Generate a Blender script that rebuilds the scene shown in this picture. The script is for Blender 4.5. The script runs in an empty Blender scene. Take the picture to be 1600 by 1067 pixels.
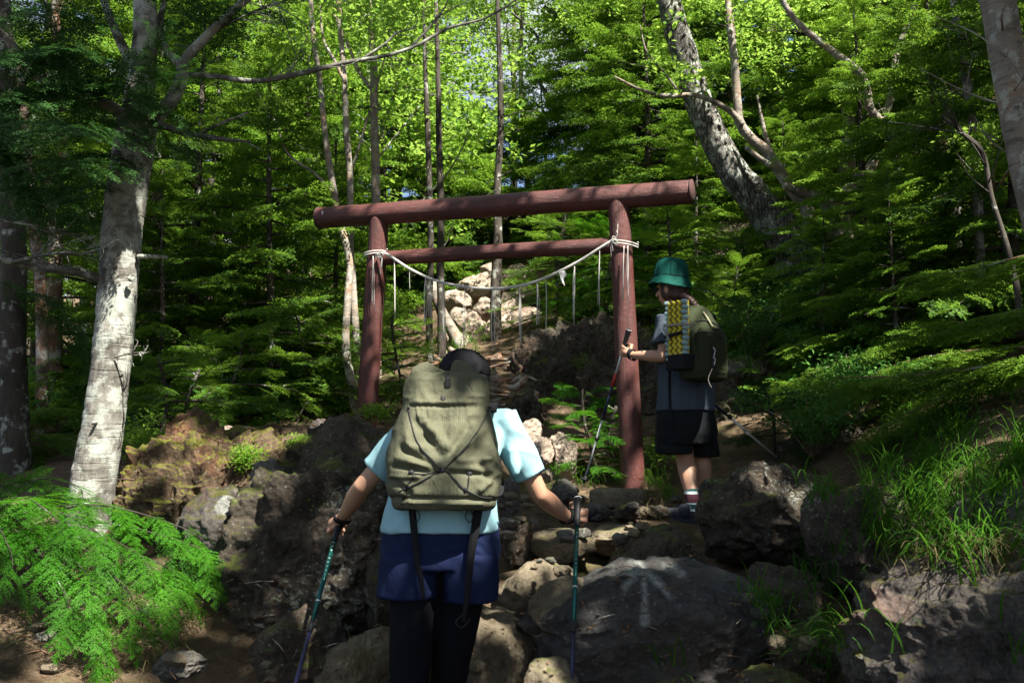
import bpy, math, random
import numpy as np
from mathutils import Vector, Matrix
from mathutils.bvhtree import BVHTree

scene = bpy.context.scene
COL = scene.collection
PI = math.pi

# ------------------------------------------------------------------ camera, sky, sun, exposure
EYE = np.array([0.0, 0.0, 1.5])
PITCH = math.radians(6.1)
FPX = 1556.0
cd = bpy.data.cameras.new('camera'); cam = bpy.data.objects.new('camera', cd); COL.objects.link(cam)
cd.sensor_width = 36.0; cd.lens = 36.0*FPX/1600.0
cd.clip_start = 0.05; cd.clip_end = 400
cam.location = EYE; cam.rotation_euler = (PI/2+PITCH, 0, 0)
cd.dof.use_dof = True; cd.dof.focus_distance = 6.6; cd.dof.aperture_fstop = 9.0
scene.camera = cam

SUN = np.array([0.42, -0.52, 0.95]); SUN /= np.linalg.norm(SUN)
w = bpy.data.worlds.new("World"); scene.world = w; w.use_nodes = True
wn = w.node_tree.nodes; wl = w.node_tree.links
for n in list(wn): wn.remove(n)
sky = wn.new('ShaderNodeTexSky'); sky.sky_type = 'NISHITA'; sky.sun_disc = False
sky.sun_elevation = math.asin(SUN[2]); sky.sun_rotation = math.atan2(SUN[0], SUN[1])
sky.altitude = 1500; sky.dust_density = 3.5
bg = wn.new('ShaderNodeBackground'); bg.inputs['Strength'].default_value = 0.05
wo = wn.new('ShaderNodeOutputWorld')
# cloud-like white noise added to the sky to brighten the gaps between leaves
wtc = wn.new('ShaderNodeTexCoord'); wno = wn.new('ShaderNodeTexNoise'); wno.inputs['Scale'].default_value = 3.2; wno.inputs['Detail'].default_value = 6
wl.new(wtc.outputs['Generated'], wno.inputs['Vector']); wr = wn.new('ShaderNodeValToRGB'); wr.color_ramp.elements[0].position = .46; wr.color_ramp.elements[1].position = .66
wl.new(wno.outputs['Fac'], wr.inputs[0]); wm = wn.new('ShaderNodeMix'); wm.data_type = 'RGBA'; wl.new(wr.outputs[0], wm.inputs[0]); wl.new(sky.outputs[0], wm.inputs[6]); wm.inputs[7].default_value = (5.4, 5.6, 5.9, 1)
wl.new(wm.outputs[2], bg.inputs[0]); wl.new(bg.outputs[0], wo.inputs[0])
sl = bpy.data.lights.new('sun', 'SUN'); sl.energy = 5.0; sl.angle = math.radians(0.45); sl.color = (1.0, 0.95, 0.86)
so = bpy.data.objects.new('sun', sl); COL.objects.link(so)
so.rotation_euler = Vector(SUN).to_track_quat('Z', 'Y').to_euler(); so.location = (4, -5, 12)
scene.view_settings.view_transform = 'Standard'; scene.view_settings.look = 'None'
scene.view_settings.exposure = 2.05; scene.view_settings.gamma = 1.0
scene.cycles.max_bounces = 7; scene.cycles.diffuse_bounces = 4; scene.cycles.glossy_bounces = 2
scene.cycles.transmission_bounces = 4; scene.cycles.transparent_max_bounces = 6
scene.cycles.caustics_reflective = False; scene.cycles.caustics_refractive = False
scene.cycles.sample_clamp_indirect = 6

# ------------------------------------------------------------------ helpers
def at(px, py, Y):
    """point at depth Y (metres ahead) seen at photo pixel px,py"""
    a = (px-800)/FPX; b = (533.5-py)/FPX
    d = np.array([a, math.cos(PITCH)-b*math.sin(PITCH), math.sin(PITCH)+b*math.cos(PITCH)])
    return EYE + d*(Y/d[1])
def pxm(Y): return Y/FPX          # metres per photo pixel at depth Y
def nrm(v):
    v = np.asarray(v, float); n = np.linalg.norm(v); return v/(n if n > 1e-12 else 1)

def _hash(ix, iy, iz, s):
    h = (ix.astype(np.uint64)*np.uint64(374761393) + iy.astype(np.uint64)*np.uint64(668265263)
         + iz.astype(np.uint64)*np.uint64(2147483647) + np.uint64(s*1013904223 & 0xffffffff)) & np.uint64(0xffffffff)
    h = ((h ^ (h >> np.uint64(13)))*np.uint64(1274126177)) & np.uint64(0xffffffff)
    h = ((h ^ (h >> np.uint64(16)))*np.uint64(2246822519)) & np.uint64(0xffffffff)
    h = h ^ (h >> np.uint64(15))
    return (h & np.uint64(0xffffff)).astype(float)/float(0xffffff)*2-1
def vnoise(P, seed=0):
    P = np.asarray(P, float)+1000.5
    I = np.floor(P).astype(np.int64); f = P-I; f = f*f*f*(f*(f*6-15)+10)
    r = 0
    for dx in (0, 1):
        wx = f[:, 0] if dx else 1-f[:, 0]
        for dy in (0, 1):
            wy = f[:, 1] if dy else 1-f[:, 1]
            for dz in (0, 1):
                wz = f[:, 2] if dz else 1-f[:, 2]
                r = r + wx*wy*wz*_hash(I[:, 0]+dx, I[:, 1]+dy, I[:, 2]+dz, seed)
    return r
def fbm(P, octs=4, seed=0, gain=.5):
    P = np.asarray(P, float); r = 0; a = 1.0; s = 1.0
    for o in range(octs):
        r = r + a*vnoise(P*s+o*17.3, seed+o); a *= gain; s *= 2.03
    return r

def tag(o, label=None, cat=None, group=None, kind=None):
    if label: o['label'] = label
    if cat: o['category'] = cat
    if group: o['group'] = group
    if kind: o['kind'] = kind
    return o
def empty(name, loc, label=None, cat=None, group=None):
    o = bpy.data.objects.new(name, None); COL.objects.link(o)
    o.location = [float(c) for c in loc]; o.empty_display_size = .1
    return tag(o, label, cat, group)
def make_mesh(name, V, F, mats, smooth=True, midx=None):
    """V (n,3); F: array (m,k) or list of arrays / tuples"""
    me = bpy.data.meshes.new(name)
    V = np.asarray(V, np.float32)
    if isinstance(F, np.ndarray): groups = [F]
    else:
        groups = [np.asarray(f) for f in F if len(f)]
    tot = sum(g.shape[0] for g in groups); lt = sum(g.size for g in groups)
    me.vertices.add(len(V)); me.vertices.foreach_set('co', V.ravel())
    me.loops.add(lt); me.polygons.add(tot)
    me.loops.foreach_set('vertex_index', np.concatenate([g.ravel() for g in groups]).astype(np.int32))
    sizes = np.concatenate([np.full(g.shape[0], g.shape[1]) for g in groups])
    starts = np.concatenate([[0], np.cumsum(sizes)[:-1]]).astype(np.int32)
    me.polygons.foreach_set('loop_start', starts)
    if midx is not None: me.polygons.foreach_set('material_index', np.asarray(midx, np.int32))
    me.polygons.foreach_set('use_smooth', np.full(tot, smooth, bool))
    for m in (mats if isinstance(mats, (list, tuple)) else [mats]): me.materials.append(m)
    me.update(calc_edges=True)
    return me
def obj(name, V, F, mat, parent=None, smooth=True, origin=None, midx=None):
    """link a mesh; V in world coordinates. with a parent (unrotated empty) it is stored relative to it"""
    V = np.asarray(V, float)
    if parent is not None: off = np.array(parent.location)
    elif origin is not None: off = np.asarray(origin, float)
    else: off = np.array([V[:, 0].mean(), V[:, 1].mean(), V[:, 2].min()])
    # nested parent: offsets add up
    p = parent.parent if parent is not None else None
    while p is not None: off = off+np.array(p.location); p = p.parent
    me = make_mesh(name, V-off, F, mat, smooth, midx)
    o = bpy.data.objects.new(name, me); COL.objects.link(o)
    if parent is not None: o.parent = parent
    else: o.location = off
    return o
def sub(name, V, F, mat, parent, smooth=True):
    """child of a part that itself is a mesh child (location 0) of an empty"""
    return obj(name, V, F, mat, parent, smooth)
def copy_tree(o, loc, rz=0, sc=1.0, label=None, group=None, tilt=(0, 0)):
    r = o.copy(); COL.objects.link(r); r.location = [float(c) for c in loc]; r.rotation_euler = (tilt[0], tilt[1], rz)
    r.scale = (sc, sc, sc) if not isinstance(sc, tuple) else sc
    if label: r['label'] = label
    if group: r['group'] = group
    for ch in list(o.children):
        c = ch.copy(); COL.objects.link(c); c.parent = r
        for g in list(ch.children):
            d = g.copy(); COL.objects.link(d); d.parent = c
    return r
def merge(parts):
    """[(V,F),...] -> V, list of face arrays grouped by size"""
    Vs = []; Fs = {}; off = 0
    for V, F in parts:
        V = np.asarray(V, float); Vs.append(V)
        for f in (F if isinstance(F, list) else [F]):
            f = np.asarray(f)
            if len(f): Fs.setdefault(f.shape[1], []).append(f+off)
        off += len(V)
    return np.concatenate(Vs), [np.concatenate(v) for k, v in sorted(Fs.items())]

def rings(R, close=True, caps=True):
    """R (m,n,3) stacked rings -> V,[quads,(tris)]"""
    m, n, _ = R.shape; V = R.reshape(-1, 3)
    i = np.arange(m-1)[:, None]*n; j = np.arange(n)[None, :]; j2 = (j+1) % n
    if not close: j = j[:, :-1]; j2 = j2[:, :-1]
    Q = np.stack([i+j, i+j2, i+n+j2, i+n+j], -1).reshape(-1, 4)
    Fs = [Q]
    if caps:
        c0 = R[0].mean(0); c1 = R[-1].mean(0)
        V = np.concatenate([V, [c0, c1]]); a = m*n; b = a+1
        jj = np.arange(n); k2 = (jj+1) % n
        T = np.concatenate([np.stack([k2, jj, np.full(n, a)], -1), np.stack([(m-1)*n+jj, (m-1)*n+k2, np.full(n, b)], -1)])
        Fs.append(T)
    return V, Fs
def spline(P, n):
    """Catmull-Rom through P (k,d), n samples"""
    P = np.asarray(P, float)
    if len(P) < 3:
        t = np.linspace(0, 1, n)[:, None]; return P[0]*(1-t)+P[-1]*t
    E = np.concatenate([[2*P[0]-P[1]], P, [2*P[-1]-P[-2]]])
    t = np.linspace(0, len(P)-1-1e-9, n); i = t.astype(int); u = (t-i)[:, None]
    a, b, c, d = E[i], E[i+1], E[i+2], E[i+3]
    return .5*((2*b)+(-a+c)*u+(2*a-5*b+4*c-d)*u*u+(-a+3*b-3*c+d)*u**3)
def frames(C):
    T = np.gradient(C, axis=0); T /= np.linalg.norm(T, axis=1)[:, None]+1e-12
    up = np.array([0, 1, 0.]) if abs(T[0] @ np.array([0, 0, 1.])) > .7 else np.array([0, 0, 1.])
    X = []; x = nrm(np.cross(up, T[0]))
    for t in T:
        x = nrm(x-t*(x @ t)); X.append(x)
    X = np.array(X); return T, X, np.cross(T, X)
def tube(C, R, n=10, samples=None, noise=0, nscale=6, seed=0, caps=True):
    C = np.asarray(C, float); R = np.asarray(R, float)
    if R.ndim == 0: R = np.full(len(C), float(R))
    if samples:
        if len(R) != len(C): R = np.interp(np.linspace(0, 1, len(C)), np.linspace(0, 1, len(R)), R)
        R = np.interp(np.linspace(0, 1, samples), np.linspace(0, 1, len(R)), R); C = spline(C, samples)
    T, X, Y = frames(C)
    a = np.linspace(0, 2*PI, n, endpoint=False)
    D = X[:, None, :]*np.cos(a)[None, :, None]+Y[:, None, :]*np.sin(a)[None, :, None]
    rr = np.repeat(R[:, None], n, 1)
    if noise:
        P = (C[:, None, :]+D*R[:, None, None])
        rr = rr*(1+noise*fbm(P.reshape(-1, 3)*nscale, 4, seed).reshape(rr.shape))
    return rings(C[:, None, :]+D*rr[..., None], caps=caps)
def loft(C, AX, AY, rx, ry, n=24, power=2.0):
    """rings with centre C[k], axes AX/AY (constant or per ring), radii rx,ry, superellipse"""
    C = np.asarray(C, float); m = len(C)
    AX = np.broadcast_to(np.asarray(AX, float), (m, 3)); AY = np.broadcast_to(np.asarray(AY, float), (m, 3))
    a = np.linspace(0, 2*PI, n, endpoint=False); c = np.cos(a); s = np.sin(a)
    e = 2/power; cx = np.sign(c)*abs(c)**e; sy = np.sign(s)*abs(s)**e
    R = C[:, None, :]+AX[:, None, :]*(np.asarray(rx, float)[:, None]*cx)[..., None]+AY[:, None, :]*(np.asarray(ry, float)[:, None]*sy)[..., None]
    return rings(R)
def capsule(p0, r0, p1, r1, n=16, k=5):
    p0 = np.asarray(p0, float); p1 = np.asarray(p1, float); ax = nrm(p1-p0)
    t = np.linspace(0, PI/2, k+1)[1:]
    C = []; R = []
    for q in t: C.append(p0-ax*r0*math.cos(q)); R.append(r0*math.sin(q))
    for q in t[::-1]: C.append(p1+ax*r1*math.cos(q)); R.append(r1*math.sin(q))
    return tube(np.array(C), np.array(R), n) if np.linalg.norm(p1-p0) > 1e-6 else ellipsoid(p0, (r0,)*3)
_ico = {}
def icosphere(sub_):
    if sub_ in _ico: return _ico[sub_]
    t = (1+5**.5)/2
    V = np.array([(-1, t, 0), (1, t, 0), (-1, -t, 0), (1, -t, 0), (0, -1, t), (0, 1, t), (0, -1, -t), (0, 1, -t), (t, 0, -1), (t, 0, 1), (-t, 0, -1), (-t, 0, 1)], float)
    V /= np.linalg.norm(V[0])
    F = np.array([(0, 11, 5), (0, 5, 1), (0, 1, 7), (0, 7, 10), (0, 10, 11), (1, 5, 9), (5, 11, 4), (11, 10, 2), (10, 7, 6), (7, 1, 8), (3, 9, 4), (3, 4, 2), (3, 2, 6), (3, 6, 8), (3, 8, 9), (4, 9, 5), (2, 4, 11), (6, 2, 10), (8, 6, 7), (9, 8, 1)])
    for _ in range(sub_):
        E = np.concatenate([F[:, [0, 1]], F[:, [1, 2]], F[:, [2, 0]]]); Es = np.sort(E, 1)
        key = Es[:, 0]*len(V)+Es[:, 1]; u, idx, inv = np.unique(key, return_index=True, return_inverse=True)
        M = V[Es[idx, 0]]+V[Es[idx, 1]]; M /= np.linalg.norm(M, axis=1)[:, None]
        inv = inv.ravel()+len(V); n = len(F); a, b, c = inv[:n], inv[n:2*n], inv[2*n:]
        V = np.concatenate([V, M])
        F = np.concatenate([np.stack([F[:, 0], a, c], 1), np.stack([F[:, 1], b, a], 1), np.stack([F[:, 2], c, b], 1), np.stack([a, b, c], 1)])
    _ico[sub_] = (V, F); return V, F
def ellipsoid(c, r, sub_=3, axes=None):
    V, F = icosphere(sub_); V = V*np.asarray(r, float)
    if axes is not None: V = V @ np.asarray(axes, float)
    return V+np.asarray(c, float), [F]
def remesh(parts, voxel, smooth=4, factor=.5):
    V, Fs = merge(parts)
    me = make_mesh('tmp', V, Fs, [])
    o = bpy.data.objects.new('tmp', me); COL.objects.link(o)
    m = o.modifiers.new('r', 'REMESH'); m.mode = 'VOXEL'; m.voxel_size = voxel
    if smooth:
        s = o.modifiers.new('s', 'SMOOTH'); s.iterations = smooth; s.factor = factor
    dg = bpy.context.evaluated_depsgraph_get(); ev = o.evaluated_get(dg); em = ev.to_mesh()
    n = len(em.vertices); Vo = np.empty(n*3, np.float32); em.vertices.foreach_get('co', Vo)
    nl = len(em.loops); L = np.empty(nl, np.int32); em.loops.foreach_get('vertex_index', L)
    Fq = L.reshape(-1, 4) if nl == 4*len(em.polygons) else None
    if Fq is None:
        Fq = []
        for p in em.polygons: Fq.append(tuple(p.vertices))
        q = np.array([f for f in Fq if len(f) == 4]); t = np.array([f for f in Fq if len(f) == 3])
        Fq = [x for x in (q, t) if len(x)]
    ev.to_mesh_clear(); bpy.data.objects.remove(o); bpy.data.meshes.remove(me)
    return Vo.reshape(-1, 3).astype(float), Fq
def vnormals(V, F):
    Nn = np.zeros_like(V)
    for f in (F if isinstance(F, list) else [F]):
        n = np.cross(V[f[:, 1]]-V[f[:, 0]], V[f[:, 2]]-V[f[:, 0]])
        for k in range(f.shape[1]): np.add.at(Nn, f[:, k], n)
    return Nn/(np.linalg.norm(Nn, axis=1)[:, None]+1e-12)
def bvh_of(V, F):
    polys = []
    for f in (F if isinstance(F, list) else [F]): polys += f.tolist()
    return BVHTree.FromPolygons([Vector(v) for v in V], polys)
def snap(bvh, px, py, off=.004, Y=4.0):
    d = Vector(nrm(at(px, py, 5)-EYE)); hit = bvh.ray_cast(Vector(EYE), d)
    if hit[0] is None: return at(px, py, Y)
    n = hit[1]
    if n.dot(d) > 0: n = -n
    return np.array(hit[0]+n*off)

# ------------------------------------------------------------------ materials
def N(nt, t, ins=None, **props):
    n = nt.nodes.new('ShaderNode'+t)
    for k, v in props.items(): setattr(n, k, v)
    for k, v in (ins or {}).items():
        s = n.inputs[k]
        if isinstance(v, bpy.types.NodeSocket): nt.links.new(v, s)
        else: s.default_value = v
    return n
def new_mat(name):
    m = bpy.data.materials.new(name); m.use_nodes = True; nt = m.node_tree
    return m, nt, nt.nodes['Principled BSDF']
def ramp(nt, fac, stops):
    r = N(nt, 'ValToRGB', {0: fac}); e = r.color_ramp.elements
    while len(e) < len(stops): e.new(.5)
    for q, (p, c) in zip(e, stops):
        q.position = p; q.color = (c[0], c[1], c[2], 1) if hasattr(c, '__len__') else (c, c, c, 1)
    return r.outputs[0]
def noise(nt, vec, scale, detail=4, rough=.6, **k):
    return N(nt, 'TexNoise', {'Vector': vec, 'Scale': scale, 'Detail': detail, 'Roughness': rough}, **k).outputs['Fac']
def mixc(nt, f, a, b):
    n = N(nt, 'Mix', {}, data_type='RGBA')
    for i, v in ((0, f), (6, a), (7, b)):
        if isinstance(v, bpy.types.NodeSocket): nt.links.new(v, n.inputs[i])
        else: n.inputs[i].default_value = (v if i == 0 else (v[0], v[1], v[2], 1))
    return n.outputs[2]
def math_(nt, op, a, b=0., c=0.):
    return N(nt, 'Math', {0: a, 1: b, 2: c}, operation=op).outputs[0]
def bump(nt, h, strength, dist, bsdf, prev=None):
    b = N(nt, 'Bump', {'Height': h, 'Strength': strength, 'Distance': dist})
    if prev is not None: nt.links.new(prev, b.inputs['Normal'])
    if bsdf is not None: nt.links.new(b.outputs[0], bsdf.inputs['Normal'])
    return b.outputs[0]
def geo_pos(nt): return N(nt, 'NewGeometry').outputs['Position']
def objc(nt): return N(nt, 'TexCoord').outputs['Object']

def leaf_mat(name, dark, mid, light, trans=.35, rough=.6):
    m, nt, b = new_mat(name)
    g = N(nt, 'NewGeometry'); oi = N(nt, 'ObjectInfo')
    n1 = noise(nt, g.outputs['Position'], 1.3, 2)
    f = math_(nt, 'MULTIPLY_ADD', g.outputs['Random Per Island'], .45, 0.)
    f = math_(nt, 'MULTIPLY_ADD', n1, .9, f); f = math_(nt, 'MULTIPLY_ADD', oi.outputs['Random'], .4, f)
    f = math_(nt, 'SUBTRACT', f, .38)
    c = ramp(nt, f, [(0.1, dark), (.5, mid), (.95, light)])
    nt.links.new(c, b.inputs['Base Color']); b.inputs['Roughness'].default_value = rough
    b.inputs['Specular IOR Level'].default_value = .16
    tc = mixc(nt, .5, c, tuple(min(1, x*1.6) for x in light))
    t = N(nt, 'BsdfTranslucent', {'Color': tc})
    mx = N(nt, 'MixShader', {0: trans, 1: b.outputs[0], 2: t.outputs[0]})
    nt.links.new(mx.outputs[0], nt.nodes['Material Output'].inputs[0])
    return m
def rock_mat(name, dark, light, moss=.5, lichen=.5, red=.3, scale=1.0, mosscol=(.055, .065, .012), bumpd=.03, pale=0.):
    m, nt, b = new_mat(name); P = geo_pos(nt)
    n1 = noise(nt, P, 3.5*scale, 8, .7); n2 = noise(nt, P, 22*scale, 5, .65)
    f = math_(nt, 'MULTIPLY_ADD', n1, 2.4, -.95); f = math_(nt, 'MULTIPLY_ADD', n2, 1.3, math_(nt, 'SUBTRACT', f, .6)); n3 = noise(nt, P, 75*scale, 4, .7); f = math_(nt, 'MULTIPLY_ADD', n3, .9, math_(nt, 'SUBTRACT', f, .2))
    c = mixc(nt, ramp(nt, f, [(0, 0), (1, 1)]), dark, light)
    # reddish iron stain
    nr = noise(nt, N(nt, 'VectorMath', {0: P, 1: (7, 3, 5)}, operation='ADD').outputs[0], 2.2*scale, 5, .6)
    c = mixc(nt, ramp(nt, nr, [(.62-red*.12, 0), (.78-red*.12, red)]), c, (.20, .085, .045))
    # moss on upper faces
    nz = N(nt, 'SeparateXYZ', {0: N(nt, 'NewGeometry').outputs['Normal']}).outputs[2]
    nm = noise(nt, P, 2.6*scale, 7, .65)
    mf = math_(nt, 'ADD', math_(nt, 'MULTIPLY', nz, .35), nm)
    mf = ramp(nt, mf, [(.95-moss*.4, 0), (1.08-moss*.4, .9)])
    mossc = mixc(nt, noise(nt, P, 30, 3), mosscol, tuple(x*2.2 for x in mosscol))
    c = mixc(nt, mf, c, mossc)
    # pale lichen crusts
    wv = N(nt, 'VectorMath', {0: P, 1: N(nt, 'TexNoise', {'Vector': P, 'Scale': 9., 'Detail': 3.}).outputs['Color']}, operation='ADD').outputs[0]
    vo = N(nt, 'TexVoronoi', {'Vector': wv, 'Scale': 9*scale}).outputs['Distance']
    vs = N(nt, 'TexVoronoi', {'Vector': P, 'Scale': 26*scale, 'Randomness': 1.}).outputs['Distance']
    nl = noise(nt, P, 1.7*scale, 4, .6)
    lf = math_(nt, 'SUBTRACT', math_(nt, 'MULTIPLY', ramp(nt, nl, [(.62-.15*lichen, 0), (.75-.15*lichen, 1)]), .5), vo)
    lf = ramp(nt, math_(nt, 'ADD', lf, math_(nt, 'MULTIPLY', n2, .3)), [(.2, 0), (.3, .6*min(1, lichen*1.5))])
    sp = ramp(nt, math_(nt, 'ADD', vs, math_(nt, 'MULTIPLY', nl, -.25)), [(0.0, .75*lichen), (.045, 0)])
    c = mixc(nt, math_(nt, 'MAXIMUM', lf, sp), c, (.30, .33, .28))
    if pale:
        pf = ramp(nt, noise(nt, P, 5*scale, 5, .7), [(.55-.25*pale, 0), (.7-.2*pale, 1)]); c = mixc(nt, pf, c, (.42, .37, .32))
    at_ = N(nt, 'Attribute', {}, attribute_name='paint').outputs['Fac']
    pf = math_(nt, 'MULTIPLY', at_, ramp(nt, noise(nt, P, 55, 5, .8), [(.36, .15), (.6, .9)]))
    c = mixc(nt, pf, c, (.40, .42, .38))
    nt.links.new(c, b.inputs['Base Color']); b.inputs['Roughness'].default_value = .9
    b.inputs['Specular IOR Level'].default_value = .25
    nb = bump(nt, noise(nt, P, 13*scale, 12, .8), 1., bumpd*1.8, None)
    pit = N(nt, 'TexVoronoi', {'Vector': P, 'Scale': 42*scale}).outputs['Distance']
    bump(nt, pit, .9, bumpd*.45, b, nb)
    return m
def bark_mat(name, dark, light, vscale=3., spots=0., lichen=.3, hstripe=0., plates=0., bd=.01, warm=None):
    m, nt, b = new_mat(name); P = geo_pos(nt)
    mp = N(nt, 'Mapping', {'Vector': P, 'Scale': (vscale*3, vscale*3, vscale*.8)}).outputs[0]
    mh = N(nt, 'Mapping', {'Vector': P, 'Scale': (5, 5, 38)}).outputs[0]
    n1 = noise(nt, mp, 2., 8, .7); n2 = noise(nt, P, 3., 5, .6)
    f = math_(nt, 'ADD', math_(nt, 'MULTIPLY_ADD', n1, 1.2, -.4), math_(nt, 'MULTIPLY_ADD', n2, 1.1, -.45))
    c = mixc(nt, ramp(nt, f, [(0, 0), (.9, 1)]), dark, light)
    h = n1
    if hstripe:
        hs = ramp(nt, noise(nt, mh, 1.4, 4, .6), [(.52, 0), (.68, hstripe)])
        c = mixc(nt, hs, c, tuple(x*.45 for x in dark)); h = math_(nt, 'SUBTRACT', h, math_(nt, 'MULTIPLY', hs, .6))
    if plates:
        mp2 = N(nt, 'Mapping', {'Vector': N(nt, 'VectorMath', {0: P, 1: math_(nt, 'MULTIPLY', n1, .12)}, operation='ADD').outputs[0], 'Scale': (26, 26, 9)}).outputs[0]
        vo = N(nt, 'TexVoronoi', {'Vector': mp2, 'Scale': 1.1}, feature='DISTANCE_TO_EDGE').outputs['Distance']
        pl = ramp(nt, vo, [(0, 1), (.14, 0)]); c = mixc(nt, math_(nt, 'MULTIPLY', pl, plates), c, tuple(x*.35 for x in dark))
        h = math_(nt, 'SUBTRACT', h, math_(nt, 'MULTIPLY', pl, .9))
    if warm:
        c = mixc(nt, ramp(nt, noise(nt, P, 6, 4), [(.5, 0), (.7, .7)]), c, warm)
    lf = ramp(nt, math_(nt, 'ADD', noise(nt, P, 9, 6, .7), math_(nt, 'MULTIPLY', n2, .3)), [(.72-lichen*.12, 0), (.8-lichen*.12, .7)])
    c = mixc(nt, lf, c, (.36, .38, .33))
    if spots:
        vs = N(nt, 'TexVoronoi', {'Vector': N(nt, 'Mapping', {'Vector': P, 'Scale': (1, 1, 1.8)}).outputs[0], 'Scale': 14.}).outputs['Distance']
        c = mixc(nt, ramp(nt, vs, [(.03, spots), (.12, 0)]), c, tuple(x*.3 for x in dark))
    nt.links.new(c, b.inputs['Base Color']); b.inputs['Roughness'].default_value = .85; b.inputs['Specular IOR Level'].default_value = .25
    bump(nt, h, .9, bd, b)
    return m
def plain_mat(name, col, rough=.6, metal=0., var=.15, scale=12., bd=0., bscale=60., spec=.4):
    m, nt, b = new_mat(name); P = objc(nt)
    n = noise(nt, P, scale, 5, .6)
    c = mixc(nt, n, tuple(x*(1-var) for x in col), tuple(min(1, x*(1+var)) for x in col))
    nt.links.new(c, b.inputs['Base Color']); b.inputs['Roughness'].default_value = rough; b.inputs['Metallic'].default_value = metal
    b.inputs['Specular IOR Level'].default_value = spec
    if bd: bump(nt, noise(nt, P, bscale, 4, .7), .7, bd, b)
    return m
def cloth_mat(name, col, weave=900., fold=.012, var=.12, grid=None, sheen=0.):
    m, nt, b = new_mat(name); P = objc(nt)
    n = noise(nt, P, 5., 4, .6)
    c = mixc(nt, n, tuple(x*(1-var) for x in col), tuple(min(1, x*(1+var)) for x in col))
    sp = N(nt, 'SeparateXYZ', {0: P})
    if grid:
        pitch, gcol, gs = grid
        gx = math_(nt, 'LESS_THAN', math_(nt, 'FRACT', math_(nt, 'MULTIPLY', sp.outputs[0], 1/pitch)), .22)
        gz = math_(nt, 'LESS_THAN', math_(nt, 'FRACT', math_(nt, 'MULTIPLY', sp.outputs[2], 1/pitch)), .22)
        g = math_(nt, 'MAXIMUM', gx, math_(nt, 'MULTIPLY', gz, .6)); c = mixc(nt, math_(nt, 'MULTIPLY', g, gs), c, gcol)
    nt.links.new(c, b.inputs['Base Color']); b.inputs['Roughness'].default_value = .8
    b.inputs['Specular IOR Level'].default_value = .1; b.inputs['Sheen Weight'].default_value = sheen
    wv = math_(nt, 'SINE', math_(nt, 'MULTIPLY', math_(nt, 'ADD', sp.outputs[0], sp.outputs[2]), weave))
    nb = bump(nt, noise(nt, N(nt, 'Mapping', {'Vector': P, 'Scale': (1.2, 1.2, .6)}).outputs[0], 7., 6, .55), 1., fold*1.3, None)
    bump(nt, wv, .15, .001, b, nb)
    return m
# ------------------------------------------------------------------ material palette
M = {}
M['soil'] = None
def soil():
    m, nt, b = new_mat('forest_soil'); P = geo_pos(nt)
    n1 = noise(nt, P, 1.3, 6, .65); n2 = noise(nt, P, 17, 6, .75); n3 = noise(nt, P, 70, 3, .7)
    c = mixc(nt, ramp(nt, n1, [(.35, 0), (.65, 1)]), (.045, .030, .018), (.125, .085, .052))
    c = mixc(nt, ramp(nt, n2, [(.45, 0), (.7, .8)]), c, (.17, .125, .08))
    c = mixc(nt, ramp(nt, n3, [(.6, 0), (.75, .7)]), c, (.22, .12, .06))
    mo = ramp(nt, noise(nt, P, .9, 6, .7), [(.55, 0), (.68, .7)]); c = mixc(nt, mo, c, (.06, .075, .018))
    nt.links.new(c, b.inputs['Base Color']); b.inputs['Roughness'].default_value = .95; b.inputs['Specular IOR Level'].default_value = .15
    nb = bump(nt, n2, 1., .03, None); bump(nt, n3, .8, .01, b, nb)
    return m
M['soil'] = soil()
M['rock_dark'] = rock_mat('dark_lava_rock', (.018, .014, .010), (.14, .115, .085), moss=.55, lichen=.75, red=.35)
M['rock_moss'] = rock_mat('mossy_lava_rock', (.03, .021, .012), (.22, .15, .09), moss=.74, lichen=.6, red=.8, mosscol=(.095, .10, .012))
M['rock_grey'] = rock_mat('grey_rock', (.035, .033, .029), (.15, .14, .12), moss=.2, lichen=.5, red=.15, bumpd=.015)
M['rock_paint'] = rock_mat('smooth_grey_boulder', (.022, .021, .020), (.092, .087, .082), moss=.05, lichen=.35, red=.12, bumpd=.012)
M['rock_tan'] = rock_mat('tan_trail_rock', (.075, .058, .036), (.24, .20, .135), moss=.25, lichen=.1, red=.25, bumpd=.015)
M['rock_pale'] = rock_mat('pale_broken_rock', (.16, .11, .08), (.46, .38, .30), moss=.15, lichen=.3, red=.45, bumpd=.02)
M['rock_front'] = rock_mat('pitted_front_rock', (.018, .015, .013), (.20, .175, .155), moss=.6, lichen=.35, red=.6, bumpd=.035, mosscol=(.05, .05, .008))

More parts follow.
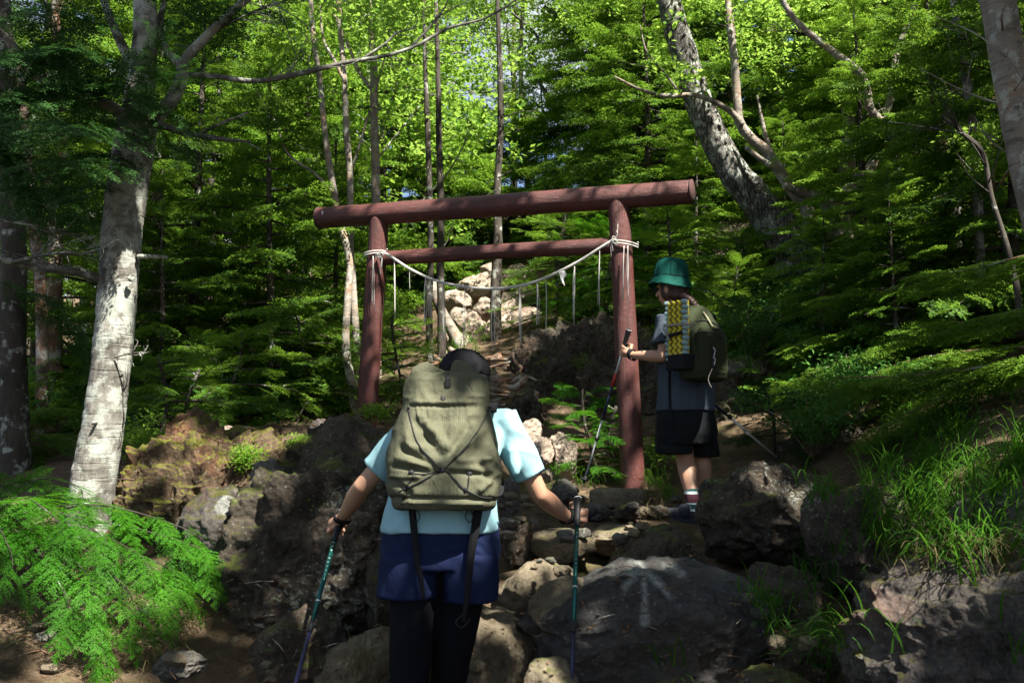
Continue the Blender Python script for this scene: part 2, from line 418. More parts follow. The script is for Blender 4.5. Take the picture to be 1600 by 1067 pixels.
# ------------------------------------------------------------------ ground
def G(px, py, Y): return tuple(at(px, py, Y))
CP = [(0, 0, -.05), (-2, 0, .05), (2.2, 0, .25), (0, -5, -.8), (-6, -5, -.6), (6, -5, .2), (0, 2.2, .0), (-.3, 3.8, .12), (.1, 3.4, .1), (-.7, 3.6, .2),
      (-1.6, 3.6, .45), (-2.6, 3.4, .5), (-4.5, 3.5, .55), (-2.3, 4.4, .62), (-3.8, 5, .85), (-1.3, 4.5, .55), (-1.3, 5.3, .95), (-.9, 4.6, .5),
      (-.1, 4.5, .68), (.3, 4.8, .82), (.2, 5.5, .95), (.75, 6.1, 1.04), (.7, 7.0, 1.17), (.2, 6.6, 1.12), (.0, 7.4, 1.4),
      (.9, 4.4, .6), (.8, 3.4, .25), (1.6, 3.6, .5), (1.6, 3, .35), (2.2, 4.2, .95), (1.5, 5, .8), (1.9, 5.8, 1.1), (3, 3, .75),
      G(1550, 720, 5.0), G(1450, 740, 5.2), G(1560, 600, 6.4), G(1400, 600, 7.4), G(1300, 700, 6.7), G(1180, 700, 7.2),
      G(150, 822, 5.5), G(20, 800, 6), G(250, 690, 7.4), G(400, 672, 7.4), G(560, 676, 7.6), G(480, 668, 7.1), G(120, 640, 9), G(400, 630, 10), G(610, 640, 8.6),
      G(700, 590, 8.8), G(640, 575, 10), G(740, 545, 10.2), G(720, 520, 12), G(780, 420, 15), G(560, 590, 12),
      G(850, 560, 9.6), G(950, 500, 9.9), G(1100, 500, 9.8), G(1250, 520, 9.5), G(1150, 600, 8.6), G(900, 600, 8.7),
      G(1230, 380, 11.0), G(1050, 440, 12), G(1450, 480, 9), G(1600, 460, 8.5), G(1450, 330, 12.5), G(1300, 300, 14), G(950, 400, 14),
      (-4, 16, 3.0), (-8, 14, 2.3), (-9, 8, 1.4), (-10, 24, 3.6), (-2, 20, 4.6), (2, 22, 7.2), (6, 16, 7.4), (10, 10, 6), (9, 4, 3.2), (12, 24, 12),
      (-30, 50, 7), (0, 50, 13), (30, 50, 24), (-40, 0, -3), (40, 0, 14), (-40, -40, -16), (40, -40, 0), (0, -40, -10), (-60, 80, 10), (60, 80, 40), (0, 85, 22)]
CP = np.array(CP)
def _tps(d): return np.where(d > 1e-9, d*d*np.log(d+1e-12), 0)
def _fit():
    X = CP[:, :2]; n = len(X); D = np.linalg.norm(X[:, None]-X[None], axis=2)
    K = _tps(D)+np.eye(n)*.05; Pm = np.c_[np.ones(n), X]
    A = np.block([[K, Pm], [Pm.T, np.zeros((3, 3))]])
    return np.linalg.solve(A, np.r_[CP[:, 2], 0, 0, 0])
_W = _fit()
def hbase(x, y):
    x = np.asarray(x, float).ravel(); y = np.asarray(y, float).ravel(); r = np.empty(len(x))
    for i in range(0, len(x), 20000):
        Q = np.c_[x[i:i+20000], y[i:i+20000]]
        D = np.linalg.norm(Q[:, None]-CP[None, :, :2], axis=2)
        r[i:i+20000] = _tps(D) @ _W[:-3]+_W[-3]+Q @ _W[-2:]
    return r
def height(x, y):
    x = np.asarray(x, float).ravel(); y = np.asarray(y, float).ravel()
    z = hbase(x, y); P = np.c_[x, y, np.zeros(len(x))]
    return z+.055*fbm(P*1.3, 4, 3)+.02*fbm(P*6, 4, 5)
_GX = np.arange(-14, 16, .07); _GY = np.arange(-1, 34, .07)
_gx, _gy = np.meshgrid(_GX, _GY); _GZ = height(_gx, _gy).reshape(_gx.shape)
def hfast(x, y):
    x = np.asarray(x, float); y = np.asarray(y, float)
    u = np.clip((x-_GX[0])/.07, 0, len(_GX)-2.001); v = np.clip((y-_GY[0])/.07, 0, len(_GY)-2.001); i = u.astype(int); j = v.astype(int); u = u-i; v = v-j
    return (_GZ[j, i]*(1-u)+_GZ[j, i+1]*u)*(1-v)+(_GZ[j+1, i]*(1-u)+_GZ[j+1, i+1]*u)*v
def h1(x, y):
    if _GX[0] < x < _GX[-2] and _GY[0] < y < _GY[-2]: return float(hfast(x, y))
    return float(height([x], [y])[0])
def ground_obj():
    n = 430
    u = np.linspace(-1, 1, n); k = 4.6
    gx = .5+90*np.sinh(k*u)/math.sinh(k); gy = 5.5+85*np.sinh(k*u)/math.sinh(k)
    X, Y = np.meshgrid(gx, gy); Z = height(X, Y)
    V = np.c_[X.ravel(), Y.ravel(), Z]
    i = np.arange(n-1)[:, None]*n+np.arange(n-1)[None]; F = np.stack([i, i+1, i+n+1, i+n], -1).reshape(-1, 4)
    o = obj('ground', V, F, M['soil'], origin=(0, 0, 0)); tag(o, 'dark forest soil slope with leaf litter', kind='structure')
ground_obj()

# ------------------------------------------------------------------ rocks
ROCKS = []
def rock_geo(c, r, seed, sub_=5, rough=.12, cuts=9, rz=None, fine=.02, cube=0):
    rg = np.random.RandomState(seed)
    V, F = icosphere(sub_); V = V.copy()
    for _ in range(cuts):
        n = nrm(rg.normal(size=3)); d = rg.uniform(.62, .88)
        t = V @ n; ex = np.maximum(t-d, 0); V = V-n[None]*(ex*.88)[:, None]
    if cube: V = V/((abs(V)**cube).sum(1)**(1/cube))[:, None]*np.linalg.norm(V, axis=1)[:, None]
    V /= np.abs(V).max(0)
    a = rg.uniform(-.25, .25) if rz is None else rz
    Nn = V/np.linalg.norm(V, axis=1)[:, None]
    r = np.asarray(r, float); m = r.mean()
    d = rough*fbm(V*1.6+seed, 3, seed)+.5*rough*(1-2*abs(vnoise(V*3.1+seed, seed+7)))
    W = V*r*(1+d)[:, None]
    ca, sa = math.cos(a), math.sin(a)
    W = np.c_[W[:, 0]*ca-W[:, 1]*sa, W[:, 0]*sa+W[:, 1]*ca, W[:, 2]]
    Nw = np.c_[Nn[:, 0]*ca-Nn[:, 1]*sa, Nn[:, 0]*sa+Nn[:, 1]*ca, Nn[:, 2]]
    P = W+np.asarray(c)
    fd = fine*(fbm(P*7, 3, 11)+.6*(1-2.2*abs(vnoise(P*15, 12)))+(.35*fbm(P*34, 3, 13) if sub_ > 5 else 0))*min(1, m*2.2)
    return P+Nw*fd[:, None], F
def rock(c, r, mat, label, seed=0, name='boulder', cat='rock', group=None, **k):
    V, F = rock_geo(c, r, seed, **k)
    if label is None: label = 'grey brown stone lying on the forest slope'
    o = obj(name, V, F, M[mat]); tag(o, label, cat, group); ROCKS.append((V, F)); return o, V, F
def rockpx(x0, x1, y0, y1, Y, mat, label, dy=None, seed=0, **k):
    c = at((x0+x1)/2, (y0+y1)/2, Y); rx = (x1-x0)/2*pxm(Y); rz_ = (y1-y0)/2*pxm(Y)
    return rock(c, (rx, dy or rx*.8, rz_), mat, label, seed=seed, **k)

# left bank
rockpx(190, 460, 672, 990, 5.75, 'rock_moss', 'large mossy boulder lit by the sun right of the pale fir trunk', dy=.5, seed=3, sub_=7, rough=.2, fine=.045)
_o, _v, _f = rockpx(282, 440, 768, 905, 5.05, 'rock_front', 'pale sunlit rock with white lichen patch in front of the mossy boulder', dy=.2, seed=8, sub_=6); LATER = (_o, _v)
rockpx(345, 640, 735, 1040, 5.0, 'rock_dark', 'big dark lichen spotted rock face left of the walking hiker in blue', dy=.38, seed=5, sub_=6, rough=.17, fine=.03)
rockpx(430, 680, 662, 900, 5.95, 'rock_dark', 'broad dark rock below the left gate pillar', dy=.5, seed=12, sub_=6, rough=.16, fine=.03)
rockpx(478, 572, 738, 830, 5.05, 'rock_grey', 'rounded grey stone set high in the dark left rock face', dy=.2, seed=14)
rockpx(388, 452, 718, 800, 5.15, 'rock_grey', 'small grey pointed stone beside the red brown moss', dy=.16, seed=15)
rockpx(330, 440, 668, 760, 6.05, 'rock_moss', 'moss covered hump on the crest of the left bank', dy=.3, seed=16)
rockpx(560, 680, 800, 985, 4.9, 'rock_dark', 'dark rock directly behind the hip of the hiker in blue', dy=.3, seed=18)
rockpx(395, 545, 955, 1100, 4.35, 'rock_dark', 'squat dark block at the foot of the left rock face', dy=.25, seed=19)
rockpx(505, 625, 985, 1110, 4.3, 'rock_tan', 'brown block beside the left trekking pole tip', dy=.25, seed=22)
rockpx(140, 260, 880, 1010, 5.1, 'rock_dark', 'dark stone half hidden under the bright fir bush', dy=.3, seed=23)
rockpx(240, 320, 1018, 1062, 4.0, 'rock_grey', 'flat stone lying in the litter at the bottom left', dy=.1, seed=24)
for i, (a, b_, c_, d_, Y, m_) in enumerate([(483, 520, 655, 682, 6.9, 'rock_front'), (520, 575, 655, 690, 6.9, 'rock_moss'), (340, 382, 664, 684, 6.7, 'rock_pale'), (405, 440, 660, 684, 7.0, 'rock_moss')]):
    rockpx(a, b_, c_, d_, Y, m_, ['small pale stone on the crest left of the left pillar foot', 'mossy stone touching the left pillar foot', 'thin pale slab on the bank crest in sunlight', 'small mossy knob between the two pale crest stones'][i], seed=30+i, sub_=4)
# trail
rockpx(690, 850, 945, 1120, 4.45, 'rock_tan', 'brown step rock between the hiker legs and the painted boulder', dy=.3, seed=40)
rockpx(770, 905, 878, 990, 4.75, 'rock_tan', 'flat brown step stone just right of the navy shorts', dy=.25, seed=41, rough=.08)
rockpx(826, 985, 903, 1010, 4.35, 'rock_tan', 'smooth pale stone peeking over the painted boulder', dy=.22, seed=42, rough=.05, fine=.008)
rockpx(782, 832, 795, 880, 5.1, 'rock_dark', 'dark upright rock beside the right elbow of the hiker in blue', dy=.15, seed=43)
rockpx(778, 812, 745, 830, 5.6, 'rock_grey', 'narrow grey rock behind the right sleeve of the hiker in blue', dy=.14, seed=44)
rockpx(818, 925, 826, 884, 5.25, 'rock_tan', 'flat tan slab in the trail under the right hand', dy=.22, seed=45, rough=.06, cuts=14)
rockpx(905, 1015, 822, 868, 5.5, 'rock_tan', 'flat tan slab in the trail right of the upright pole', dy=.24, seed=46, rough=.06, cuts=14)
rockpx(958, 1000, 788, 816, 6.05, 'rock_dark', 'round dark stone in front of the gate footing block', dy=.1, seed=47, sub_=4)
rockpx(910, 956, 786, 812, 6.1, 'rock_grey', 'flat grey stone left of the round dark trail stone', dy=.12, seed=48, sub_=4)
rockpx(1003, 1045, 790, 815, 6.15, 'rock_dark', 'dark stone at the shoe tip of the hiker in grey', dy=.1, seed=49, sub_=4)
rockpx(858, 905, 752, 790, 6.5, 'rock_grey', 'grey stone at the top of the trail step', dy=.12, seed=50, sub_=4)
rockpx(800, 852, 655, 716, 7.4, 'rock_pale', 'pale sunlit slab behind the right shoulder of the hiker in blue', dy=.12, seed=51)
rockpx(832, 866, 682, 728, 7.2, 'rock_pale', 'sunlit rounded rock left of the taller sunlit rock', dy=.1, seed=52)
rockpx(856, 905, 678, 745, 7.3, 'rock_pale', 'taller grey topped sunlit rock beside the little fir', dy=.12, seed=53)
rockpx(842, 866, 732, 755, 6.9, 'rock_pale', 'small whitish rock below the sunlit trail rocks', dy=.08, seed=54, sub_=4)
rockpx(835, 880, 700, 770, 7.4, 'rock_tan', 'brown rock in the hollow beneath the sunlit rocks', dy=.12, seed=55)
def pale_blob(o, V, px, py, Y, r, seed=0):
    c = at(px, py, Y); d = np.linalg.norm((V-c)*np.array([1, .5, 1]), axis=1)+.35*r*vnoise(V*22, seed); a = np.clip((r-d)/(r*.25), 0, 1)
    o.data.attributes.new('paint', 'FLOAT', 'POINT').data.foreach_set('value', a.astype(np.float32))
# painted boulder
PV, PF = rock_geo(at(1003, 997, 4.35), (.50, .34, .315), 62, sub_=7, rough=.09, cuts=7, rz=0, fine=.014, cube=3.0)
# shape it like the photo: crest rises to the left-centre, falls away right
def shape_paint():
    global PV
    cx, cz = at(1003, 997, 4.35)[[0, 2]]; u = (PV[:, 0]-cx)/.5; top = PV[:, 2] > cz
    PV[:, 2] = np.where(top, cz+(PV[:, 2]-cz)*(1.0-.62*np.clip(-u-.15, 0, 1)-.25*np.clip(u-.4, 0, 1)), PV[:, 2])
shape_paint()
def seg_d(Q, a, b):
    a = np.array(a); b = np.array(b); ab = b-a; t = np.clip(((Q-a) @ ab)/(ab @ ab), 0, 1); return np.linalg.norm(Q-a-t[:, None]*ab, axis=1)
def painted():
    o = obj('boulder', PV, [PF], M['rock_paint'])
    tag(o, 'large dark boulder with a faded white arrow painted on it', 'rock'); ROCKS.append((PV, PF))
    # real paint on the stone: strokes measured in metres on the boulder face
    k = 4.0/FPX; c = at(1003, 985, 4.12)
    Q = np.c_[PV[:, 0]-c[0], PV[:, 2]-c[2]]; s = 4.12/FPX
    def pp(px, py): return ((px-1003)*s, (985-py)*s)
    d = np.minimum(np.minimum(seg_d(Q, pp(1007, 896), pp(1001, 962))-.012, seg_d(Q, pp(1007, 893), pp(975, 917))-.014), seg_d(Q, pp(1010, 893), pp(1040, 928))-.013)
    d2 = seg_d(Q, pp(1068, 900), pp(1050, 897))-.016
    a = np.clip(.75-np.minimum(d+.009+.008*vnoise(PV*14, 4), d2+.012)/.024, 0, 1)*(PV[:, 1] < 4.45)
    at_ = o.data.attributes.new('paint', 'FLOAT', 'POINT'); at_.data.foreach_set('value', a.astype(np.float32))
painted()
rockpx(950, 1100, 826, 960, 4.9, 'rock_dark', 'rough dark rock rising behind the painted boulder', dy=.3, seed=64, sub_=6)
rockpx(1105, 1330, 722, 905, 5.25, 'rock_dark', 'wide rough boulder where the second trekking pole rests', dy=.38, seed=66, sub_=6, rough=.11, fine=.03)
rockpx(1262, 1440, 752, 930, 4.75, 'rock_dark', 'dark boulder under the hanging grass right of the wide boulder', dy=.3, seed=68, sub_=6)
rockpx(1140, 1295, 885, 1000, 4.6, 'rock_dark', 'low dark rock in the gap below the wide boulder', dy=.25, seed=70)
rockpx(1185, 1310, 965, 1060, 4.1, 'rock_dark', 'small dark rock between the painted boulder and the front rock', dy=.2, seed=71)
rockpx(1150, 1265, 1040, 1100, 3.6, 'rock_dark', 'dark stone at the bottom edge right of the painted boulder', dy=.15, seed=72)
rockpx(1490, 1680, 742, 900, 4.4, 'rock_grey', 'smooth blue grey boulder behind grass at the right edge', dy=.3, seed=74, rough=.06, fine=.008)
rockpx(1300, 1720, 868, 1170, 3.25, 'rock_front', 'big pitted foreground rock with a pale sunlit corner', dy=.34, seed=76, sub_=7, rough=.10, fine=.034, cuts=12)
rockpx(820, 900, 1030, 1120, 3.75, 'rock_tan', 'tan stone in front of the painted boulder at its left end', dy=.12, seed=77, sub_=4)
pale_blob(LATER[0], LATER[1], 352, 788, 4.88, .05)
# big outcrop behind the gate
rockpx(770, 1080, 492, 800, 8.9, 'rock_dark', 'huge dark lichen speckled outcrop behind the gate', dy=.75, seed=80, sub_=7, rough=.13, fine=.05)
rockpx(985, 1300, 560, 800, 8.3, 'rock_dark', 'lichen covered rock wall behind the hiker in grey', dy=.6, seed=82, sub_=6, rough=.13, fine=.05)
rockpx(1200, 1400, 660, 800, 7.0, 'rock_dark', 'dark low rock in deep shade right of the hiker in grey', dy=.4, seed=84)
rockpx(1130, 1165, 566, 592, 8.0, 'rock_grey', 'grey angular stone on top of the rock wall', dy=.1, seed=86, sub_=4)
rockpx(1165, 1200, 572, 600, 8.0, 'rock_dark', 'dark stone right of the grey angular stone', dy=.1, seed=87, sub_=4)
rockpx(1060, 1330, 340, 520, 11.6, 'rock_dark', 'dark cliff under the roots of the leaning tree', dy=.8, seed=88, sub_=6)
rockpx(790, 850, 610, 700, 8.2, 'rock_dark', 'dark rock left of the outcrop beside the trail', dy=.3, seed=89)
rg = random.Random(4)
PALE = [(700, 745, 525, 560), (740, 800, 470, 515), (790, 850, 480, 530), (690, 740, 455, 490), (735, 790, 430, 470), (700, 750, 485, 520), (745, 782, 470, 505), (790, 832, 415, 455), (715, 760, 440, 462), (760, 800, 500, 535),
        (725, 765, 505, 545), (695, 722, 515, 545), (780, 815, 460, 500), (800, 840, 445, 480), (755, 780, 412, 436)]
pl = ['lower left', 'wide middle', 'big right hand', 'tilted', 'broad', 'blocky', 'cleft', 'topmost', 'flat', 'reddish', 'lowest', 'leftmost', 'shadowed', 'right hand', 'small upper']
for i, (a, b_, c_, d_) in enumerate(PALE):
    rockpx(a-4, b_+4, c_-4, d_+4, 10.9+(540-(c_+d_)/2)/130*2.4+rg.uniform(-.15, .15), 'rock_pale', pl[i]+' pale rock in the sunlit scree behind the rope', seed=90+i, sub_=4, rough=.08, cuts=14, group='sunlit rocks up the slope')
rockpx(690, 850, 420, 560, 13.6, 'rock_pale', 'large pale sunlit crag at the back of the scree', seed=110, sub_=5, cuts=16)

# loose stones in the trail
stone0, _, _ = rock((0, 0, 0), (.05, .04, .03), 'rock_tan', 'loose stone', seed=120, name='loose_stone', sub_=3, rough=.1, fine=0)
tag(stone0, 'small loose stone lying among others in the trail litter', 'stone', 'loose stones in the trail litter'); stone0.location = (0, 0, 0)
stone1, _, _ = rock((0, 0, 0), (.05, .045, .03), 'rock_grey', 'loose stone', seed=121, name='loose_stone', sub_=3, rough=.1, fine=0)
tag(stone1, 'small loose stone lying among others in the trail litter', 'stone', 'loose stones in the trail litter'); ROCKS = ROCKS[:-2]
RB = None
def rocks_bvh():
    V, F = merge([(v, f if isinstance(f, list) else [f]) for v, f in ROCKS]); return bvh_of(V, F)
RB = rocks_bvh()
def surf(x, y, zmax=9):
    """top of ground or rock at x,y"""
    z = h1(x, y); hit = RB.ray_cast(Vector((x, y, zmax)), Vector((0, 0, -1)))
    return max(z, hit[0].z) if hit[0] is not None else z
def pixel_surf(px, py, far=40):
    """first rock or ground point seen at this photo pixel"""
    d = nrm(at(px, py, 5)-EYE); hit = RB.ray_cast(Vector(EYE), Vector(d))
    best = hit[3] if hit[0] is not None else 1e9
    t = np.linspace(1, far, 900); P = EYE+d*t[:, None]; z = hfast(P[:, 0], P[:, 1]); k = np.argmax(P[:, 2] < z)
    if P[k, 2] < z[k]: best = min(best, t[k])
    return EYE+d*best if best < 1e8 else None
LOOSE_LABEL = 'small loose stone lying among others in the trail litter'
def loose():
    n = 0; r = random.Random(7); usedz = [(780, 1015, 775, 850, 44), (640, 840, 900, 1060, 8), (1150, 1300, 960, 1060, 8), (20, 420, 960, 1060, 14), (830, 900, 860, 900, 8), (860, 1080, 760, 800, 12)]
    for a, b_, c_, d_, k in usedz:
        for _ in range(k):
            p = pixel_surf(r.uniform(a, b_), r.uniform(c_, d_))
            if p is None or p[1] > 9: continue
            src = stone0 if r.random() < .6 else stone1
            s = r.uniform(.25, 1.0)**1.5*1.0+.12
            o = src if (n == 0 and src is stone0) else src.copy()
            if o is not src: COL.objects.link(o)
            o.location = (p[0], p[1], p[2]-.004*s); o.rotation_euler = (0, 0, r.uniform(0, 6)); o.scale = (s, s, s)
            tag(o, LOOSE_LABEL, 'stone', 'loose stones in the trail litter'); n += 1
loose()
if stone1.location.length < .01:
    _p = pixel_surf(872, 872); stone1.location = _p; tag(stone1, LOOSE_LABEL, 'stone', 'loose stones in the trail litter')

# ------------------------------------------------------------------ torii gate
RBASE = at(990, 762, 7.1); LBASE = at(571, 672, 7.9)
TD = nrm((RBASE-LBASE)*np.array([1, 1, 0])); TN = np.array([TD[1], -TD[0], 0])   # TN points to the camera side
if TN[1] > 0: TN = -TN
def tor(px, py, off=0.):
    d = at(px, py, 5)-EYE; t = ((RBASE+TN*off-EYE) @ TN)/(d @ TN); return EYE+d*t
def paint_mat(name, rot, stretch):
    m, nt, b = new_mat(name); P = N(nt, 'Mapping', {'Vector': geo_pos(nt), 'Rotation': (0, 0, rot)}).outputs[0]
    gr = noise(nt, N(nt, 'Mapping', {'Vector': P, 'Scale': stretch}).outputs[0], 9, 7, .75)
    n1 = noise(nt, P, 4, 7, .7); n2 = noise(nt, N(nt, 'Mapping', {'Vector': P, 'Scale': tuple(x*.5+.4 for x in stretch)}).outputs[0], 4, 7, .72)
    c = mixc(nt, n1, (.060, .014, .011), (.11, .030, .023))
    c = mixc(nt, ramp(nt, n2, [(.5, 0), (.66, .85)]), c, (.028, .014, .012))
    ch = noise(nt, P, 34, 5, .75); c = mixc(nt, ramp(nt, ch, [(.68, 0), (.72, .8)]), c, (.07, .05, .045))
    c = mixc(nt, ramp(nt, noise(nt, P, 9, 4), [(.66, 0), (.8, .5)]), c, (.17, .08, .065))
    nt.links.new(c, b.inputs['Base Color']); nt.links.new(ramp(nt, n2, [(.3, .42), (.7, .75)]), b.inputs['Roughness'])
    c2 = mixc(nt, ramp(nt, gr, [(.56, 0), (.68, .65)]), c, (.03, .014, .012)); nt.links.new(c2, b.inputs['Base Color']); h = math_(nt, 'ADD', math_(nt, 'MULTIPLY', ch, -.6), math_(nt, 'MULTIPLY_ADD', gr, -1.2, n2)); bump(nt, h, .9, .008, b)
    return m
M['red'] = paint_mat('weathered_red_post', 0, (7, 7, .7)); M['redbeam'] = paint_mat('weathered_red_beam', -math.atan2(TD[1], TD[0]), (.7, 7, 7))
M['dark_wood'] = plain_mat('blackened_end_grain', (.05, .02, .017), .8)
M['rope'] = plain_mat('pale_rope', (.48, .47, .43), .9, var=.2, bd=.002, bscale=200)
M['paper'] = plain_mat('white_paper', (.6, .6, .58), .8)
torii = empty('shrine_gate', (LBASE+RBASE)/2, 'reddish brown log gate with rope strung between its two pillars', 'gate')
rp_t = tor(966, 300); lp_t = tor(593, 340)
kl, kr = tor(499, 341), tor(1082, 300)
def pillar(b0, t0, r, seed):
    return tube([b0-np.array([0, 0, .08]), b0*.5+t0*.5, t0], [r*1.04, r, r*.97], 32, samples=70, noise=.02, nscale=5, seed=seed)
obj('pillar', *pillar(RBASE, rp_t, .082, 2), M['red'], torii)
obj('pillar', *pillar(LBASE, lp_t, .080, 3), M['red'], torii)
V, F = tube([kl, (kl+kr)/2, kr], .087, 36, samples=120, noise=.03, nscale=4, seed=4); kas = obj('top_beam', V, F, M['redbeam'], torii)
V, F = tube([kl-TD*.004, kl+TD*.012], .0895, 36); sub('end_cap', V, F, M['dark_wood'], kas)
V, F = tube([kr-TD*.012, kr+TD*.004], .0895, 36); sub('end_cap', V, F, M['dark_wood'], kas)
V, F = tube([tor(600, 404), tor(780, 393), tor(958, 384)], .058, 28, samples=90, noise=.02, nscale=5, seed=6); obj('tie_beam', V, F, M['redbeam'], torii)
def boxgeo(c, h, ax=None):
    s = np.array([(x, y, z) for x in (-1, 1) for y in (-1, 1) for z in (-1, 1)], float)*np.asarray(h, float)
    if ax is not None: s = s @ np.asarray(ax)
    return s+np.asarray(c, float), np.array([(0, 1, 3, 2), (4, 6, 7, 5), (0, 4, 5, 1), (2, 3, 7, 6), (0, 2, 6, 4), (1, 5, 7, 3)])
V, F = boxgeo(tor(504, 333, .094), (.006, .003, .014), [TD, TN, [0, 0, 1]]); obj('name_plate', V, F, M['paper'], torii)
# footing block
def block(c, h, mat, name, label, cat, seed=0):
    V, F = icosphere(5); V = V.copy(); p = 6; V = np.sign(V)*abs(V)
    nn = (abs(V)**p).sum(1)**(1/p); V = V/nn[:, None]; V = V*np.asarray(h)
    V = V @ np.array([TD, -TN, [0, 0, 1]])+np.asarray(c)
    V += .008*fbm(V*9, 4, seed)[:, None]*nrm([1, 1, 1])
    ROCKS.append((V, F)); o = obj(name, V, F, mat); tag(o, label, cat); return o
block(at(967, 778, 6.72), (.19, .09, .065), M['rock_tan'], 'footing_block', 'long rectangular stone block at the foot of the right gate pillar', 'stone block', 3)
# rope
def twisted(C, r, strands=3, pitch=.05, sr=.6):
    C = np.asarray(C); L = np.r_[0, np.cumsum(np.linalg.norm(np.diff(C, axis=0), axis=1))]
    n = max(12, int(L[-1]/pitch*9)); s = np.linspace(0, L[-1], n); D = np.c_[np.interp(s, L, C[:, 0]), np.interp(s, L, C[:, 1]), np.interp(s, L, C[:, 2])]
    T, X, Y = frames(D); parts = []
    for k in range(strands):
        a = s/pitch*2*PI+k*2*PI/strands
        parts.append(tube(D+(X*np.cos(a)[:, None]+Y*np.sin(a)[:, None])*r*.5, r*sr, 7))
    return merge(parts)
ropeE = empty('sacred_rope', tor(775, 452, .1), 'pale twisted rope with hanging strands sagging across the gate', 'rope')
RP = [(592, 396), (606, 398), (640, 420), (680, 438), (725, 448), (770, 451), (810, 447), (850, 435), (900, 411), (940, 386), (960, 374)]
RC = spline([tor(x, y, .105 if 0 < i < len(RP)-1 else .095) for i, (x, y) in enumerate(RP)], 160)
V, F = twisted(RC, .0105); obj('main_rope', V, F, M['rope'], ropeE)
def wrap(px, py, r, tilt, n=2):
    c = tor(px, py); a = np.linspace(0, 2*PI*n, 50*n); C = c+np.outer(np.cos(a)*r, TD)+np.outer(np.sin(a)*r, TN)+np.outer(a/(2*PI)*.02-.02+tilt*np.cos(a), [0, 0, 1])
    return twisted(C, .005, pitch=.03)
V, F = wrap(588, 397, .095, .012); obj('rope_wrap', V, F, M['rope'], ropeE)
V, F = wrap(976, 381, .098, -.016); obj('rope_wrap', V, F, M['rope'], ropeE)
def knot(px, py, seed):
    r = random.Random(seed); parts = []
    for k in range(3):
        c = tor(px+r.uniform(-3, 3), py+r.uniform(-3, 3), .11); a = np.linspace(0, 2*PI, 24); ax = nrm([r.uniform(-1, 1), r.uniform(-.3, .3), r.uniform(-1, 1)]); bx = nrm(np.cross(ax, [0, 1, .3]))
        parts.append(tube(c+np.outer(np.cos(a)*.022, ax)+np.outer(np.sin(a)*.013, bx), .003, 6))
    return merge(parts)
V, F = knot(593, 398, 1); obj('knot', V, F, M['rope'], ropeE)
V, F = knot(959, 376, 2); obj('knot', V, F, M['rope'], ropeE)
def strands(px, y0, y1, n, seed, off=.105, w=.0027):
    r = random.Random(seed); parts = []
    for k in range(n):
        x = px+r.uniform(-2.5, 2.5)*(n > 1); e = y1-r.uniform(0, 14)*(k > 0)
        C = spline([tor(px, y0, off), tor(x+r.uniform(-1, 1), y0*.6+e*.4, off+.004), tor(x+r.uniform(-1.5, 1.5), e, off+r.uniform(0, .01))], 12)
        parts.append(tube(C, w*r.uniform(.7, 1.2), 5))
    return merge(parts)
TS = [(583, 400, 488, 3), (597, 400, 430, 2), (616, 405, 497, 3), (640, 420, 452, 1), (665, 433, 508, 3), (672, 436, 500, 2), (692, 442, 532, 3), (727, 448, 546, 2), (770, 451, 546, 3), (812, 447, 540, 4),
      (839, 438, 508, 3), (853, 434, 524, 1), (898, 412, 507, 4), (937, 388, 480, 3), (956, 378, 402, 2), (962, 372, 360, 2)]
for i, (x, a, b_, n) in enumerate(TS):
    V, F = strands(x, a, b_, n, i); obj('hanging_strand', V, F, M['rope'], ropeE)
for i, (x, a, b_) in enumerate([(975, 384, 470), (981, 384, 472)]):
    V, F = strands(x, a, b_, 2, 40+i, .125); obj('hanging_strand', V, F, M['rope'], ropeE)
def paper():
    P = [(878, 421), (883, 424), (885, 430), (880, 437), (883, 447), (879, 442), (876, 438), (875, 430), (873, 426)]
    f = [tor(x, y, .112+.008*((i % 3)-1)) for i, (x, y) in enumerate(P)]; b_ = [q+TN*.002 for q in f]
    n = len(P); V = np.array(f+b_); F = [np.array([list(range(n))]), np.array([list(range(2*n-1, n-1, -1))]), np.array([(i, i+n, (i+1) % n+n, (i+1) % n) for i in range(n)])]
    return V, F
obj('paper_streamer', *paper(), M['paper'], ropeE, smooth=False)
# ------------------------------------------------------------------ people
def skin_mat():
    m, nt, b = new_mat('skin'); P = objc(nt)
    c = mixc(nt, noise(nt, P, 14, 4), (.34, .18, .11), (.42, .24, .155))
    nt.links.new(c, b.inputs['Base Color']); b.inputs['Roughness'].default_value = .5
    b.inputs['Subsurface Weight'].default_value = .12; b.inputs['Subsurface Radius'].default_value = (.012, .004, .002); b.inputs['Subsurface Scale'].default_value = 1.
    bump(nt, noise(nt, P, 180, 3), .15, .001, b); return m
M['skin'] = skin_mat()
M['cyan'] = cloth_mat('light_blue_jersey', (.235, .41, .45), fold=.012, var=.05)
M['navy'] = cloth_mat('navy_running_shorts', (.010, .016, .050), fold=.02)
M['tights'] = cloth_mat('black_leggings', (.006, .006, .008), fold=.003)
M['black'] = cloth_mat('black_nylon', (.012, .012, .014), fold=.008)
M['pack_olive'] = cloth_mat('olive_ripstop', (.098, .100, .064), fold=.03, grid=(.0075, (.05, .05, .03), .42), var=.1)
M['cord'] = plain_mat('black_elastic_cord', (.01, .01, .012), .7)
M['slate'] = cloth_mat('slate_grey_tee', (.045, .058, .075), fold=.025)
M['blackshort'] = cloth_mat('black_hiking_shorts', (.010, .012, .013), fold=.014)
M['teal'] = cloth_mat('teal_cotton_hat', (.005, .060, .046), fold=.008, var=.25)
M['hair'] = plain_mat('dark_brown_hair', (.035, .015, .010), .45, var=.5, scale=60, bd=.003, bscale=120)
M['hairblack'] = plain_mat('black_hair', (.010, .008, .007), .5, var=.4, scale=60)
